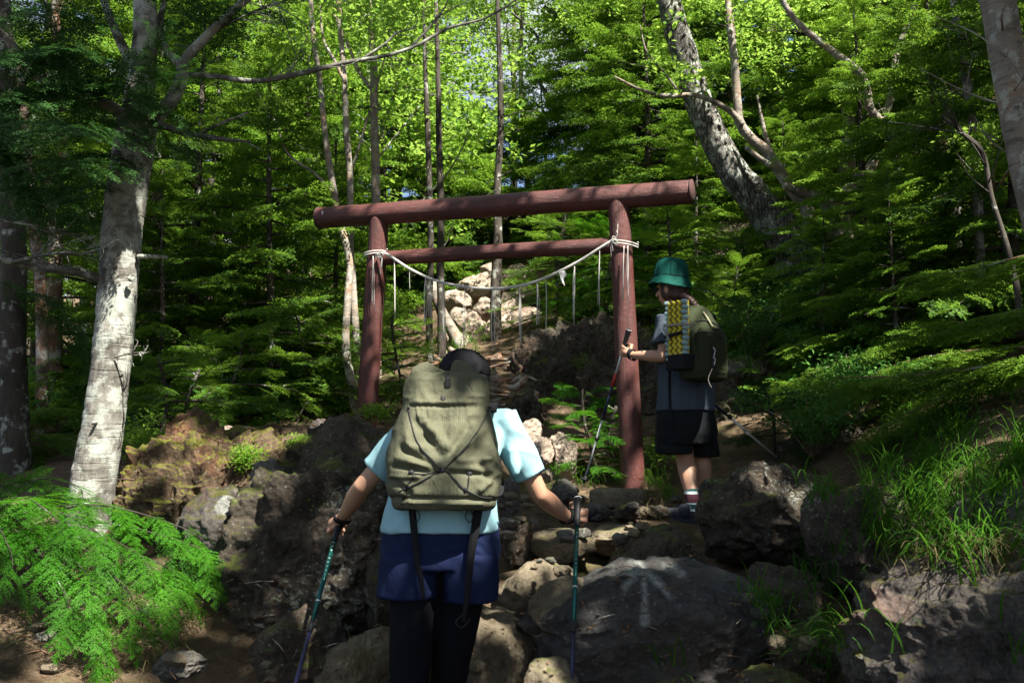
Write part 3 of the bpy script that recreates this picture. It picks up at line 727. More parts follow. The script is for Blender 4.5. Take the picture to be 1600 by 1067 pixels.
M['moss_pack'] = cloth_mat('dark_green_pack_cloth', (.024, .030, .014), fold=.012)
M['grey_web'] = plain_mat('grey_webbing', (.22, .19, .17), .8, bd=.001, bscale=300)
M['rubber'] = plain_mat('black_grip_rubber', (.012, .012, .013), .6, bd=.001, bscale=200)
M['shaft_green'] = plain_mat('dark_green_anodised_shaft', (.006, .075, .065), .3, metal=.5)
M['shaft_blue'] = plain_mat('dark_blue_lower_shaft', (.03, .03, .09), .35, metal=.4)
M['shaft_alu'] = plain_mat('bare_aluminium_shaft', (.55, .56, .56), .4, metal=.25)
M['shaft_red'] = plain_mat('red_shaft_band', (.4, .02, .02), .4)
M['white_mark'] = plain_mat('white_shaft_print', (.75, .76, .74), .5)
M['shoe'] = plain_mat('dark_trail_shoe', (.02, .024, .032), .8, bd=.002)
M['eye'] = plain_mat('eye', (.02, .01, .008), .2)
def curve_y(C): return C
def drape(V, F, amp, seed):
    Nn = vnormals(V, F); w_ = fbm(V*2.5, 2, seed)[:, None]*1.6
    a = 1-2*abs(vnoise(V*np.array([13, 13, 3.5])+w_, seed)); b = 1-2*abs(vnoise(V*np.array([6, 6, 9])+w_*1.3, seed+3)); m = np.clip(.5+fbm(V*3, 2, seed+9), 0, 1)
    return V+Nn*(amp*(a*m*.7+b*(1-m)*.8+.5*fbm(V*5, 2, seed+5)))[:, None]
def wrinkle(V, F, amp, scale, seed, stretch=(1, 1, .45)):
    Nn = vnormals(V, F); P = V*np.array(stretch)*scale
    return V+Nn*(amp*(1-2*abs(vnoise(P+3.3*fbm(V*3, 2, seed)[:, None]*.4, seed)))+amp*.5*fbm(P*1.7, 2, seed+4))[:, None]
def ribbon(P, wdir, w, th=.002, samples=24):
    C = spline(P, samples) if len(P) > 2 else np.linspace(P[0], P[-1], samples)
    T, X, Y = frames(C); wd = nrm(wdir); R = []
    ws = np.broadcast_to(np.asarray(w, float), (len(C),)) if np.ndim(w) == 0 else np.interp(np.linspace(0, 1, len(C)), np.linspace(0, 1, len(w)), w)
    for c, t, ww in zip(C, T, ws):
        a = nrm(wd-t*(wd @ t)); n = np.cross(t, a)
        R.append([c+a*ww/2+n*th/2, c-a*ww/2+n*th/2, c-a*ww/2-n*th/2, c+a*ww/2-n*th/2])
    return rings(np.array(R))
def hand(Gc, A, Bk, K, wrist, sc=1.0, gr=.016):
    """fist closed on a grip: A grip axis, Bk towards the back of the hand, K towards the knuckles"""
    A = nrm(A); Bk = nrm(Bk-A*(np.dot(Bk, A))); K = nrm(K-A*np.dot(K, A)-Bk*np.dot(K, Bk)); parts = []
    def pt(th, r, a): th = math.radians(th); return Gc+(Bk*math.cos(th)+K*math.sin(th))*r*sc+A*a*sc
    R0 = gr+.011
    for i, (a, ln, rr) in enumerate([(.030, 1., .0095), (.0105, 1.08, .0098), (-.0095, 1.02, .0094), (-.028, .86, .0083)]):
        k = pt(38, R0+.010, a*.95); p1 = pt(38+68*ln, R0+.004, a); p2 = pt(38+125*ln, R0, a*.97); p3 = pt(38+172*ln, R0-.002, a*.95)
        parts += [capsule(k, rr*1.12*sc, p1, rr*sc, 12, 3), capsule(p1, rr*sc, p2, rr*.95*sc, 12, 3), capsule(p2, rr*.95*sc, p3, rr*.86*sc, 12, 3)]
        base = wrist+A*a*.35*sc+(Gc-wrist)*.12
        parts.append(capsule(base, .014*sc, k, rr*1.18*sc, 12, 3))
    t0 = wrist*.55+pt(-35, R0+.008, .018)*.45; t1 = pt(-48, R0+.012, .040); t2 = pt(-105, R0+.005, .052); t3 = pt(-160, R0+.003, .048)
    parts += [capsule(t0, .016*sc, t1, .0125*sc, 12, 3), capsule(t1, .0115*sc, t2, .0108*sc, 12, 3), capsule(t2, .0105*sc, t3, .0090*sc, 12, 3)]
    parts.append(capsule(wrist, .023*sc, pt(-5, R0+.008, 0), .021*sc, 14, 4))
    return parts
def head_parts(c, fwd, up, s=1.0):
    """cranium, jaw, nose, ears, brow, lips; c centre of head"""
    fwd = nrm(fwd); up = nrm(up-fwd*np.dot(up, fwd)); rt = np.cross(fwd, up); ax = np.array([rt, fwd, up])
    def L(x, y, z): return c+(rt*x+fwd*y+up*z)*s
    P = [ellipsoid(L(0, -.012, .028), (.076*s, .094*s, .088*s), 3, ax), ellipsoid(L(0, .018, -.035), (.060*s, .070*s, .078*s), 3, ax),
         ellipsoid(L(0, .055, -.082), (.024*s, .022*s, .022*s), 2, ax), capsule(L(0, .088, .012), .009*s, L(0, .108, -.022), .013*s),
         ellipsoid(L(0, .086, -.052), (.024*s, .010*s, .006*s), 2, ax), ellipsoid(L(0, .084, -.061), (.021*s, .010*s, .006*s), 2, ax),
         ellipsoid(L(0, .079, .030), (.052*s, .014*s, .010*s), 2, ax)]
    for k in (-1, 1):
        P.append(ellipsoid(L(k*.078, -.008, -.012), (.011*s, .017*s, .031*s), 2, ax)); P.append(ellipsoid(L(k*.030, .070, -.020), (.022*s, .018*s, .016*s), 2, ax))
    eyes = [ellipsoid(L(k*.031, .080, .008), (.0125*s, .009*s, .007*s), 2, ax) for k in (-1, 1)]
    return P, eyes, L, ax
def pole(name, label, A, Bp, grip, segs, basket=True, gripr=.015):
    """trekking pole from A (top of the grip) to Bp (tip). segs: [(t0,t1,r,mat)]"""
    A = np.asarray(A); Bp = np.asarray(Bp); e = empty(name, Bp, label, 'trekking pole', 'trekking poles of the two hikers')
    P = lambda t: A+(Bp-A)*t
    L = np.linalg.norm(Bp-A); g = grip/L
    gg = tube([P(0), P(.012/L), P(.03/L), P(g*.45), P(g*.55), P(g*.9), P(g)], [.013, .0185, .0175, gripr*.92, gripr*.85, gripr*.98, .012], 16, samples=30)
    go = obj('grip', *gg, M['rubber'], e)
    V, F = tube([P(.004/L), P(.010/L)], .0165, 16); sub('grip_ring', V, F, M['white_mark'], go)
    for (t0, t1, r, mt) in segs:
        V, F = tube([P(t0), P(t1)], r, 14); obj('shaft', V, F, M[mt], e)
    return e, P
# ============ walking hiker in light blue ============
foot = at(690, 1067, 3.9); foot[2] = .16
H1 = empty('person', foot, 'hiker in light blue tee and navy shorts walking away with a large olive rucksack', 'person')
UP = np.array([0, 0, 1.]); XX = np.array([1., 0, 0]); YY = np.array([0, 1., 0])
SL, SR = at(652, 668, 4.03), at(790, 664, 4.03)
EL, ER = at(566, 760, 4.06), at(843, 772, 4.08)
WL, WR = at(537, 806, 4.24), at(884, 806, 4.26)
GL, GR = at(529, 824, 4.30), at(902, 806, 4.31)
pel, chest, neckb, headc = at(687, 872, 3.87), at(712, 700, 4.03), at(722, 642, 4.12), at(726, 596, 4.22)
poleL_top, poleL_bot = at(535, 797, 4.31), at(462, 1067, 3.80); poleR_top, poleR_bot = at(903, 777, 4.31), at(893, 1067, 3.72)
aL = nrm(poleL_top-poleL_bot); aR = nrm(poleR_top-poleR_bot)
hp1, ey1, HL1, hax1 = head_parts(headc, nrm([.06, 1, -.1]), nrm([.0, .1, 1]), 1.0)
kneeL = at(638, 1067, 3.9); kneeL[2] = .55; kneeR = at(700, 1067, 4.0); kneeR[2] = .60
ankL = np.array([kneeL[0]+.0, 3.86, .22]); ankR = np.array([kneeR[0]+.01, 3.98, .30])
body = hp1+[capsule(headc-UP*.04, .058, neckb, .062), capsule(neckb, .075, chest, .13), loft([pel-UP*.03, pel, pel*.6+chest*.4, chest, chest*.3+neckb*.7], XX, YY, [.15, .165, .14, .16, .12], [.10, .115, .10, .11, .08], 24),
      capsule(chest*.4+neckb*.6-XX*.03, .07, SL, .058), capsule(chest*.4+neckb*.6+XX*.03, .07, SR, .058)]
for S, E, W_ in ((SL, EL, WL), (SR, ER, WR)):
    mid = E*.62+W_*.38
    body += [capsule(S, .052, E, .037), capsule(E, .037, mid, .040), capsule(mid, .040, W_, .026)]
body += hand(GL, aL, np.array([-.6, -.75, 0]), np.array([-.75, .6, .1]), WL) + hand(GR, aR, np.array([.5, -.8, 0.]), np.array([.8, .5, 0]), WR)
for k, (kn, an) in ((-1, (kneeL, ankL)), (1, (kneeR, ankR))):
    hip = pel+XX*k*.095-UP*.05
    body += [capsule(hip, .088, kn, .055), capsule(kn, .055, kn*.65+an*.35, .056), capsule(kn*.65+an*.35, .056, an, .035)]
    body += [capsule(an-UP*.03-YY*.03, .035, an-UP*.05+YY*.14, .028)]
V, F = remesh(body, .0042, 3, .5); obj('body', V, F, M['skin'], H1)
V, F = merge([(v, f) for v, f in ey1]); obj('eye', V, F, M['eye'], H1)
# leggings
lg = []
for k, (kn, an) in ((-1, (kneeL, ankL)), (1, (kneeR, ankR))):
    hip = pel+XX*k*.095-UP*.05
    lg += [capsule(hip, .100, kn, .070), capsule(kn, .070, kn*.65+an*.35, .066), capsule(kn*.65+an*.35, .066, an, .042)]
V, F = remesh(lg, .008, 4); V = wrinkle(V, F, .0025, 9, 4); obj('leggings', V, F, M['tights'], H1)
for an in (ankL, ankR):
    V, F = remesh([capsule(an-UP*.03-YY*.05, .045, an-UP*.045+YY*.17, .040), tube([an-UP*.06, an+UP*.03], [.05, .048], 16)], .006, 4); obj('shoe', V, F, M['shoe'], H1)
# shorts
def pr(px, py, hw, Y): return at(px, py, Y), hw*pxm(Y)
def rloft(rows, dep, n=40, ax=XX, ay=YY, power=2.2):
    C = []; rx = []
    for (px, py, hw, Y) in rows:
        c, r = pr(px, py, hw, Y); C.append(c); rx.append(r)
    return loft(C, ax, ay, rx, dep if hasattr(dep, '__len__') else [dep]*len(C), n, power)
sh = [rloft([(688, 812, 86, 3.88), (688, 828, 89, 3.88), (687, 860, 92, 3.88), (687, 885, 90, 3.88)], .135),
      rloft([(642, 868, 46, 3.88), (640, 905, 46, 3.88), (637, 931, 46, 3.88)], .135), rloft([(732, 868, 44, 3.88), (734, 905, 43, 3.88), (735, 936, 41, 3.88)], .135)]
V, F = remesh(sh, .007, 3); V = drape(V, F, .007, 9); obj('shorts', V, F, M['navy'], H1)
# shirt
st = [rloft([(688, 829, 90, 3.88), (689, 800, 85, 3.89), (692, 760, 80, 3.92), (698, 715, 80, 3.97), (708, 680, 82, 4.02), (716, 658, 74, 4.05), (720, 643, 48, 4.09), (722, 634, 34, 4.11)], [.155, .15, .14, .14, .14, .125, .10, .08])]
def sleeve(S, E, k, r0, r1): return tube([S-(E-S)*.12, S*.6+E*.4, S*(1-k)+E*k], [r0*.9, r0*1.05, r1], 28, samples=12)
st += [sleeve(SL, EL, .74, .070, .064), sleeve(SR, ER, .72, .070, .065), capsule(SL, .064, neckb*.5+chest*.5, .10), capsule(SR, .064, neckb*.5+chest*.5, .10),
       capsule(at(800, 690, 4.0), .03, at(806, 738, 3.98), .014)]
V, F = remesh(st, .0065, 4); V = drape(V, F, .0085, 14); obj('tee_shirt', V, F, M['cyan'], H1)
# cap with seams and short brim, hair
V, F = ellipsoid(HL1(0, -.012, .045), (.102, .116, .086), 4, hax1); k = V @ hax1[2]-HL1(0, 0, 0) @ hax1[2]
V = V+(hax1[2][None])*np.where(k < .02, (.02-k)*.6, 0)[:, None]; V = wrinkle(V, F, .009, 17, 3)
cap = obj('cap', V, F, M['black'], H1)
for aa_ in (0, 60, 120):
    t_ = np.linspace(.12, PI-.12, 30); ca_, sa_ = math.cos(math.radians(aa_)), math.sin(math.radians(aa_))
    V, F = tube([HL1(.105*math.cos(q)*ca_, -.012+.119*math.cos(q)*sa_, .045+.089*math.sin(q)) for q in t_], .0018, 5); sub('seam', V, F, M['black'], cap)
for k_ in (-1, 1):
    V, F = tube([HL1(k_*.102, .02, .0), HL1(k_*.101, -.03, .012), HL1(k_*.06, -.095, .015), HL1(0, -.122, .015)][::1], .004, 6, samples=20); sub('cap_hem', V, F, M['black'], cap)
V, F = loft([HL1(0, .10, .028), HL1(0, .15, .022), HL1(0, .175, .012)], hax1[0], hax1[2], [.07, .062, .03], [.004]*3, 20); sub('brim', V, F, M['black'], cap)
V, F = ellipsoid(HL1(0, -.012, .128), (.008,)*3, 2); sub('button', V, F, M['black'], cap)
V, F = ellipsoid(HL1(0, -.022, -.006), (.080, .094, .075), 4, hax1); obj('hair', wrinkle(V, F, .003, 40, 5), F, M['hairblack'], H1)
# rucksack
RS = empty('backpack', at(694, 790, 3.75), 'large olive ripstop roll top rucksack laced with black cord on the front hiker', 'backpack')
rows = [(694, 793, 66, 3.76), (694, 791, 74, 3.76), (695, 784, 78, 3.76), (694, 765, 84, 3.76), (693, 735, 86, 3.77), (693, 705, 84, 3.79), (694, 675, 79, 3.81), (695, 650, 72, 3.83), (696, 632, 68, 3.84), (697, 610, 66, 3.85), (698, 594, 63, 3.86), (699, 584, 52, 3.87)]
rr = spline(np.array(rows, float), 150)
C = np.array([at(a, b, y) for a, b, h, y in rr]); rx = rr[:, 2]*pxm(1)*rr[:, 3]
dp = np.interp(np.linspace(0, 1, 150), np.linspace(0, 1, len(rows)), [.10, .12, .13, .135, .135, .13, .12, .112, .108, .105, .10, .08])
V, F = loft(C, XX, YY, rx, dp, 220, 2.7)
U = (V[:, 0]-EYE[0])/(V[:, 1]); PX = 800+FPX*U*1.0; # approximate photo columns of each vertex, used only to lay out the folds
cz, sz = math.cos(PITCH), math.sin(PITCH); yy = V[:, 1]*cz+(V[:, 2]-1.5)*sz; zz = -V[:, 1]*sz+(V[:, 2]-1.5)*cz
Q = np.c_[800+FPX*V[:, 0]/yy, 533.5-FPX*zz/yy]
fr = np.clip(-(V[:, 1]-3.78)/.1, 0, 1)
def crease(a, b, w, h):
    return h*np.exp(-(seg_d(Q, a, b)/w)**2)
D = np.zeros(len(V))
for a, b, w_, h in [((648, 660), (690, 712), 7, -.012), ((655, 648), (700, 700), 6, .010), ((742, 652), (704, 706), 7, -.011), ((760, 668), (712, 712), 6, .010), ((628, 700), (684, 733), 5, -.010), ((622, 716), (668, 728), 5, .008),
                    ((616, 728), (684, 738), 4, -.012), ((700, 737), (768, 742), 4, -.012), ((718, 722), (762, 718), 5, .009), ((676, 640), (668, 668), 4, .007), ((725, 638), (733, 668), 5, -.008), ((640, 634), (755, 634), 3, -.010), ((640, 628), (755, 628), 3, .005),
                    ((690, 640), (694, 690), 8, -.006), ((614, 750), (640, 770), 5, -.009), ((746, 720), (772, 748), 5, -.009), ((750, 765), (776, 740), 5, .008), ((652, 600), (668, 622), 6, .007), ((690, 612), (690, 596), 5, -.007), ((725, 600), (745, 625), 6, .008),
                    ((632, 650), (640, 700), 6, .007), ((752, 650), (746, 700), 5, -.007), ((612, 745), (655, 745), 3, .006), ((612, 778), (776, 780), 4, -.007), ((640, 784), (750, 786), 3, .004)]:
    D += crease(a, b, w_, h)
for x in range(646, 756, 9): D += crease((x, 636), (x+(694-x)*.12, 656), 2.2, -.0045)
Nn = vnormals(V, F); V = V+Nn*(D*1.7*fr+.006*fbm(V*np.array([5, 5, 8]), 3, 21)+.006*(1-2*abs(vnoise(V*np.array([11, 11, 16]), 22))))[:, None]
obj('pack_body', V, F, M['pack_olive'], RS); PB = bvh_of(V, F)
# roll top collar: open tube with a wavy rim
na = 120; ang = np.linspace(0, 2*PI, na, endpoint=False)
rim = np.interp(np.degrees(ang), [0, 30, 60, 90, 130, 170, 200, 225, 250, 268, 276, 290, 310, 335, 360], [604, 600, 594, 582, 563, 574, 584, 588, 594, 598, 599, 597, 596, 600, 604])
hwx = 62*pxm(3.88); Rg = []
for k, (t, sc_) in enumerate([(0, 1.0), (.25, 1.0), (.5, .99), (.75, .97), (.95, .955), (1., .945), (.97, .925), (.7, .90), (.4, .86), (.1, .5)]):
    py = 600+(rim-600)*t if k < 6 else 600+(rim+(0 if k == 6 else 0)-600)*t
    c = np.array([at(699+4*t, p, 3.875+.02*t) for p in py])
    sq = 1-.10*t*np.exp(-((np.degrees(ang)-272)/22)**2)*3
    Rg.append(c+np.outer(np.cos(ang)*hwx*sc_, XX)+np.outer(np.sin(ang)*.10*sc_*sq, YY))
V, F = rings(np.array(Rg)); V = V+vnormals(V, F)*(.004*fbm(V*22, 3, 7))[:, None]; obj('roll_top', V, F, M['pack_olive'], RS)
# folded flap of the roll top
fl = [[(699, 596), (702, 580), (708, 566), (716, 560)], [(716, 599), (722, 586), (728, 573), (732, 568)], [(738, 606), (742, 596), (746, 588), (748, 583)], [(756, 617), (760, 611), (763, 605), (763, 600)]]
g0 = np.array([spline([at(x, y, 3.79+.03*j+(0.015 if i in (1,) else 0)) for j, (x, y) in enumerate(r_)], 16) for i, r_ in enumerate(fl)])
g1 = np.array([spline(g0[:, j], 28) for j in range(16)]).transpose(1, 0, 2); g2 = g1+np.array([.002, .007, -.003])
R = np.concatenate([g1, g2[:, ::-1]], 1); V, F = rings(R); V += vnormals(V, F)*(.003*fbm(V*25, 3, 9))[:, None]; obj('flap', V, F, M['pack_olive'], RS)
def laid(path, off=.003, b=None, Y=3.65, n=26):
    return spline(np.array([snap(b or PB, x, y, off, Y) for x, y in spline(np.array(path, float), n)]), n*3)
for pth in ([(639, 641), (644, 668), (656, 697), (690, 733)], [(763, 640), (748, 672), (722, 704), (694, 733)], [(690, 735), (660, 751), (633, 764), (624, 768)], [(695, 735), (712, 750), (727, 765), (750, 775), (768, 777)], [(640, 741), (668, 741), (690, 735)], [(648, 740), (634, 764), (628, 788)], [(733, 742), (729, 766), (716, 757)]):
    V, F = tube(laid(pth), .0026, 6); obj('lacing', V, F, M['cord'], RS)
for px, py, h in ((692, 735, (.008, .005, .008)), (643, 739, (.011, .008, .009)), (733, 741, (.011, .008, .010)), (633, 765, (.007, .006, .008)), (727, 765, (.007, .006, .009)), (639, 638, (.006,)*3), (764, 637, (.006,)*3), (690, 731, (.006,)*3)):
    V, F = ellipsoid(snap(PB, px, py, .004, 3.65), h, 3); obj('cord_lock', V, F, M['cord'], RS)
V, F = merge([ellipsoid(snap(PB, 692, 622, .002, 3.65), (.009, .004, .013), 3)]); lo = obj('badge', V, F, M['cord'], RS)
V, F = tube(snap(PB, 692, 622, .006, 3.65)+np.array([[math.cos(a)*.004, 0, math.sin(a)*.007] for a in np.linspace(0, 6.3, 16)]), .0009, 5); sub('badge_mark', V, F, M['grey_web'], lo)
V, F = ribbon([at(731, 600, 3.755), at(737, 612, 3.75)], XX, .011, .004); obj('loop_tab', V, F, M['cord'], RS)
V, F = merge([boxgeo(at(700, 598, 3.75), (.010, .006, .014))]+[ribbon([at(700, 604, 3.745), at(701, 596, 3.745), at(700, 590, 3.75), at(699, 584, 3.765)], XX, .014, .003)]); obj('buckle', V, F, M['cord'], RS, smooth=False)
for pth, ww in (([(643, 790), (647, 828), (652, 880), (658, 905), (662, 935)], [.026, .026, .022, .018, .012]), ([(748, 790), (742, 830), (735, 875), (730, 930), (724, 972)], [.034, .032, .028, .022, .012])):
    P = [at(x, y, 3.72+.0*i) for i, (x, y) in enumerate(pth)]; V, F = ribbon(P, XX, ww, .003, 40); V += .003*fbm(V*12, 2, 3)[:, None]*YY; obj('hanging_strap', V, F, M['black'], RS)
for x0 in (650, 733):
    P = [at(x0, 793, 3.70), at(x0-6, 806, 3.69), at(x0+1, 816, 3.69), at(x0+6, 806, 3.70), at(x0+2, 795, 3.70)]; V, F = tube(spline(P, 24), .002, 6); obj('cord_loop', V, F, M['cord'], RS)
V, F = tube(spline([at(722, 960, 3.72), at(712, 972, 3.71), at(722, 980, 3.71), at(735, 966, 3.72)], 20), .0022, 6); obj('cord_loop', V, F, M['cord'], RS)
for S, k in ((SL, 1), (SR, -1)):
    P = [at(694+k*-62, 775, 3.86), at(694-k*88, 770, 3.95), S+np.array([k*.045, .13, -.16]), S+np.array([k*.055, .085, .03]), S+np.array([k*.06, -.02, .085]), S+np.array([k*.06, -.12, .05])]
    V, F = ribbon(P, XX+.01, [.018, .02, .055, .06, .06, .05], .010, 40); obj('shoulder_strap', V, F, M['black'], RS)
# trekking poles
def strap(GC, W_, A, tilt):
    parts = []; ax = nrm(GC-W_); s1 = nrm(np.cross(ax, [0, 0, 1])); s2 = np.cross(s1, ax)
    a = np.linspace(0, 2*PI, 40); c = W_*.85+GC*.15
    C = c+np.outer(np.cos(a)*.034, s1)+np.outer(np.sin(a)*.031, s2)+np.outer(.010*np.sin(a), ax)
    R = []
    for p in C:
        o = nrm(p-c); R.append([p+ax*.013, p-ax*.013, p-ax*.013+o*.004, p+ax*.013+o*.004])
    parts.append(rings(np.array(R))); parts.append(ribbon([c+s2*-.02, GC-A*.03+ax*.01, GC+A*.05], s1, .02, .003)); return merge(parts)
for (top, bot, G_, W_, Aax, pxt, lbl) in ((poleL_top, poleL_bot, GL, WL, aL, 0, 'dark green trekking pole slanting from the left hand of the front hiker'), (poleR_top, poleR_bot, GR, WR, aR, 1, 'upright dark green trekking pole in the right hand of the front hiker')):
    end = top+(bot-top)/np.linalg.norm(bot-top)*1.18; gz = surf(end[0], end[1], 2.0)
    
    L = np.linalg.norm(end-top); vis = np.linalg.norm(bot-top)/L
    fj = ((987-777)/(1067-777)) if pxt else ((985-797)/(1067-797))
    e, P = pole('trekking_pole', lbl, top, end, .155, [(.10/L, vis*fj, .0092, 'shaft_green'), (vis*fj, 1, .0078, 'shaft_blue')])
    V, F = tube([P(vis*fj-.02/L), P(vis*fj), P(vis*fj+.03/L)], [.0115, .0135, .0105], 14); V2, F2 = ellipsoid(P(vis*fj)+XX*.012, (.009, .008, .012), 2); V, F = merge([(V, F), (V2, F2)]); obj('clamp', V, F, M['rubber'], e)
    for q in ((.72,) if pxt else (.80,)):
        V, F = tube([P(vis*fj*q), P(vis*fj*q+.005/L)], .0098, 14); obj('shaft_band', V, F, M['white_mark'], e)
    rgq = random.Random(5+pxt); parts = []
    for k in range(9):
        t = vis*fj*(.30+.035*k); w2 = rgq.uniform(.3, .9)
        parts.append(boxgeo(P(t)-YY*.0088+XX*rgq.uniform(-.001, .001), (.0022+.0014*w2, .0016, .0032*w2+.001)))
    V, F = merge(parts); obj('shaft_lettering', V, F, M['white_mark'], e, smooth=False)
    V, F = tube([P(.955), P(.96)], [.028, .026], 18); obj('basket', V, F, M['rubber'], e)
    V, F = strap(G_, W_, Aax, 0); obj('wrist_strap', V, F, M['black'], e)
V, F = remesh([capsule(at(921, 803, 4.33), .018, at(930, 797, 4.35), .012), capsule(at(921, 803, 4.33), .014, at(915, 812, 4.33), .014)], .005, 3); obj('strap_pad', V, F, M['black'], e)

# ============ second hiker in grey ============
D2 = nrm([-.5, .86, 0]); R2 = np.array([D2[1], -D2[0], 0])
f2 = at(1075, 812, 6.1); f2[2] = surf(f2[0], f2[1], 3)
H2 = empty('person', f2, 'hiker in dark grey tee, black shorts and teal bucket hat beside the right gate pillar', 'person')
hd = at(1049, 452, 6.13); nk = at(1060, 483, 6.12); ch = at(1070, 520, 6.12); pl2 = at(1074, 650, 6.15)
S2L, S2R = at(1042, 503, 6.03), at(1102, 506, 6.22)
E2L, W2L, G2L = at(1036, 557, 5.98), at(990, 555, 6.12), at(977, 549, 6.17)
E2R, W2R = at(1128, 556, 6.28), at(1098, 600, 6.46); G2R = at(1090, 611, 6.5)
p1t, p1b = at(983, 514, 6.15), at(911, 758, 6.45)
p2b = at(1221, 718, 5.45); p2dir = None
tip2 = pixel_surf(1220, 720); tip2 = p2b if tip2 is None else tip2
p2t = at(1086, 606, 6.42)
a1 = nrm(p1t-p1b); a2 = nrm(p2t-tip2)
hp2, ey2, HL2, hax2 = head_parts(hd, nrm([-.75, .62, -.08]), UP, .96)
k2L, an2L = at(1070, 712, 6.26), at(1084, 788, 6.10); an2L[2] = max(an2L[2], f2[2]+.07)
k2R, an2R = at(1096, 712, 6.34), at(1100, 782, 6.36)
body = hp2+[capsule(hd-UP*.05, .05, nk, .052), capsule(nk, .06, ch, .11), loft([pl2-UP*.06, pl2, pl2*.55+ch*.45, ch, ch*.35+nk*.65], R2, D2, [.14, .155, .125, .145, .10], [.10, .11, .09, .10, .07], 24),
        capsule(nk*.5+ch*.5, .06, S2L, .05), capsule(nk*.5+ch*.5, .06, S2R, .05)]
for S, E, W_ in ((S2L, E2L, W2L), (S2R, E2R, W2R)):
    mid = E*.62+W_*.38; body += [capsule(S, .046, E, .036), capsule(E, .036, mid, .037), capsule(mid, .037, W_, .023)]
body += hand(G2L, a1, np.array([-.15, -.95, 0]), np.array([-.95, .2, 0]), W2L, .92) + hand(G2R, a2, np.array([.9, .1, .2]), np.array([-.3, .9, 0]), W2R, .92)
for k, (kn, an) in ((-1, (k2L, an2L)), (1, (k2R, an2R))):
    hip = pl2+R2*k*.08
    body += [capsule(hip, .082, kn, .057), capsule(kn, .056, kn*.68+an*.32, .060), capsule(kn*.68+an*.32, .059, an, .034), capsule(an-UP*.03, .033, an-UP*.05+nrm(D2+[-.75, -.45, 0])*.09, .024)]
V, F = remesh(body, .0042, 3, .5); obj('body', V, F, M['skin'], H2)
V, F = merge([(v, f) for v, f in ey2]); obj('eye', V, F, M['eye'], H2)
def rl2(rows, dep, n=40, power=2.3):
    return loft([at(a, b, y) for a, b, w_, y in rows], R2, D2, [w_ for a, b, w_, y in rows], dep, n, power)
st = [rl2([(1071, 642, .185, 6.13), (1071, 600, .178, 6.13), (1070, 560, .168, 6.12), (1070, 520, .165, 6.12), (1070, 500, .150, 6.12), (1066, 488, .10, 6.12), (1062, 479, .065, 6.12)], [.15, .145, .135, .13, .12, .09, .06])]
st += [sleeve(S2L, E2L, .68, .072, .080), sleeve(S2R, E2R, .68, .070, .075)]
V, F = remesh(st, .0065, 4); V = drape(V, F, .008, 34); obj('tee_shirt', V, F, M['slate'], H2)
sh = [rl2([(1071, 630, .17, 6.13), (1071, 655, .190, 6.14), (1071, 678, .190, 6.16), (1072, 694, .182, 6.18)], [.13, .14, .14, .13])]
sh += [loft([at(1053, 655, 6.14), at(1052, 709, 6.16)], R2, D2, [.10, .104], [.12, .115], 32, 2.3), loft([at(1094, 655, 6.22), at(1100, 713, 6.30)], R2, D2, [.085, .086], [.11, .10], 32, 2.3)]
V, F = remesh(sh, .007, 8, .5); V = drape(V, F, .007, 39); obj('shorts', V, F, M['blackshort'], H2)
def sock_mat():
    m, nt, b = new_mat('banded_sock'); z = N(nt, 'SeparateXYZ', {0: objc(nt)}).outputs[2]
    f = math_(nt, 'MULTIPLY', z, 5.); r = N(nt, 'ValToRGB', {0: f}); r.color_ramp.interpolation = 'CONSTANT'; e = r.color_ramp.elements
    st_ = [(0, (.01, .03, .035)), (.16, (.45, .55, .55)), (.22, (.01, .04, .05)), (.36, (.45, .55, .55)), (.40, (.07, .018, .025)), (.58, (.07, .018, .025)), (.66, (.5, .58, .58)), (.74, (.01, .06, .06))]
    while len(e) < len(st_): e.new(.5)
    for q, (p, c) in zip(e, st_): q.position = p; q.color = (*c, 1)
    nz = N(nt, 'TexVoronoi', {'Vector': objc(nt), 'Scale': 70.}).outputs['Distance']
    c = mixc(nt, math_(nt, 'MULTIPLY', math_(nt, 'LESS_THAN', nz, .22), math_(nt, 'LESS_THAN', f, .38)), r.outputs[0], (.5, .6, .6))
    nt.links.new(c, b.inputs['Base Color']); b.inputs['Roughness'].default_value = .9; return m
M['sock'] = sock_mat()
FD = nrm(D2+np.array([-.75, -.45, 0]))
for an, kn in ((an2L, k2L), (an2R, k2R)):
    u = nrm(kn-an)
    V, F = remesh([tube([an-UP*.05, an+u*.02, an+u*.085], [.048, .045, .050], 20), capsule(an-UP*.04, .042, an-UP*.05+FD*.06, .036)], .005, 3); so_ = obj('sock', V, F, M['sock'], H2)
    # keep the band pattern measured from the ankle up: store sock relative to its own bottom
    zb = an[2]-.07; off = np.array([0, 0, zb-f2[2]]); so_.data.transform(Matrix.Translation(Vector(-off))); so_.location = Vector(off)
    V, F = remesh([capsule(an-UP*.062-FD*.045, .044, an-UP*.062+FD*.16, .040), ellipsoid(an-UP*.045+FD*.05, (.05, .06, .05)), tube([an-UP*.105-FD*.05, an-UP*.095+FD*.17], [.040, .042], 16)], .006, 3)
    V[:, 2] = np.maximum(V[:, 2], an[2]-.115); obj('shoe', V, F, M['shoe'], H2)
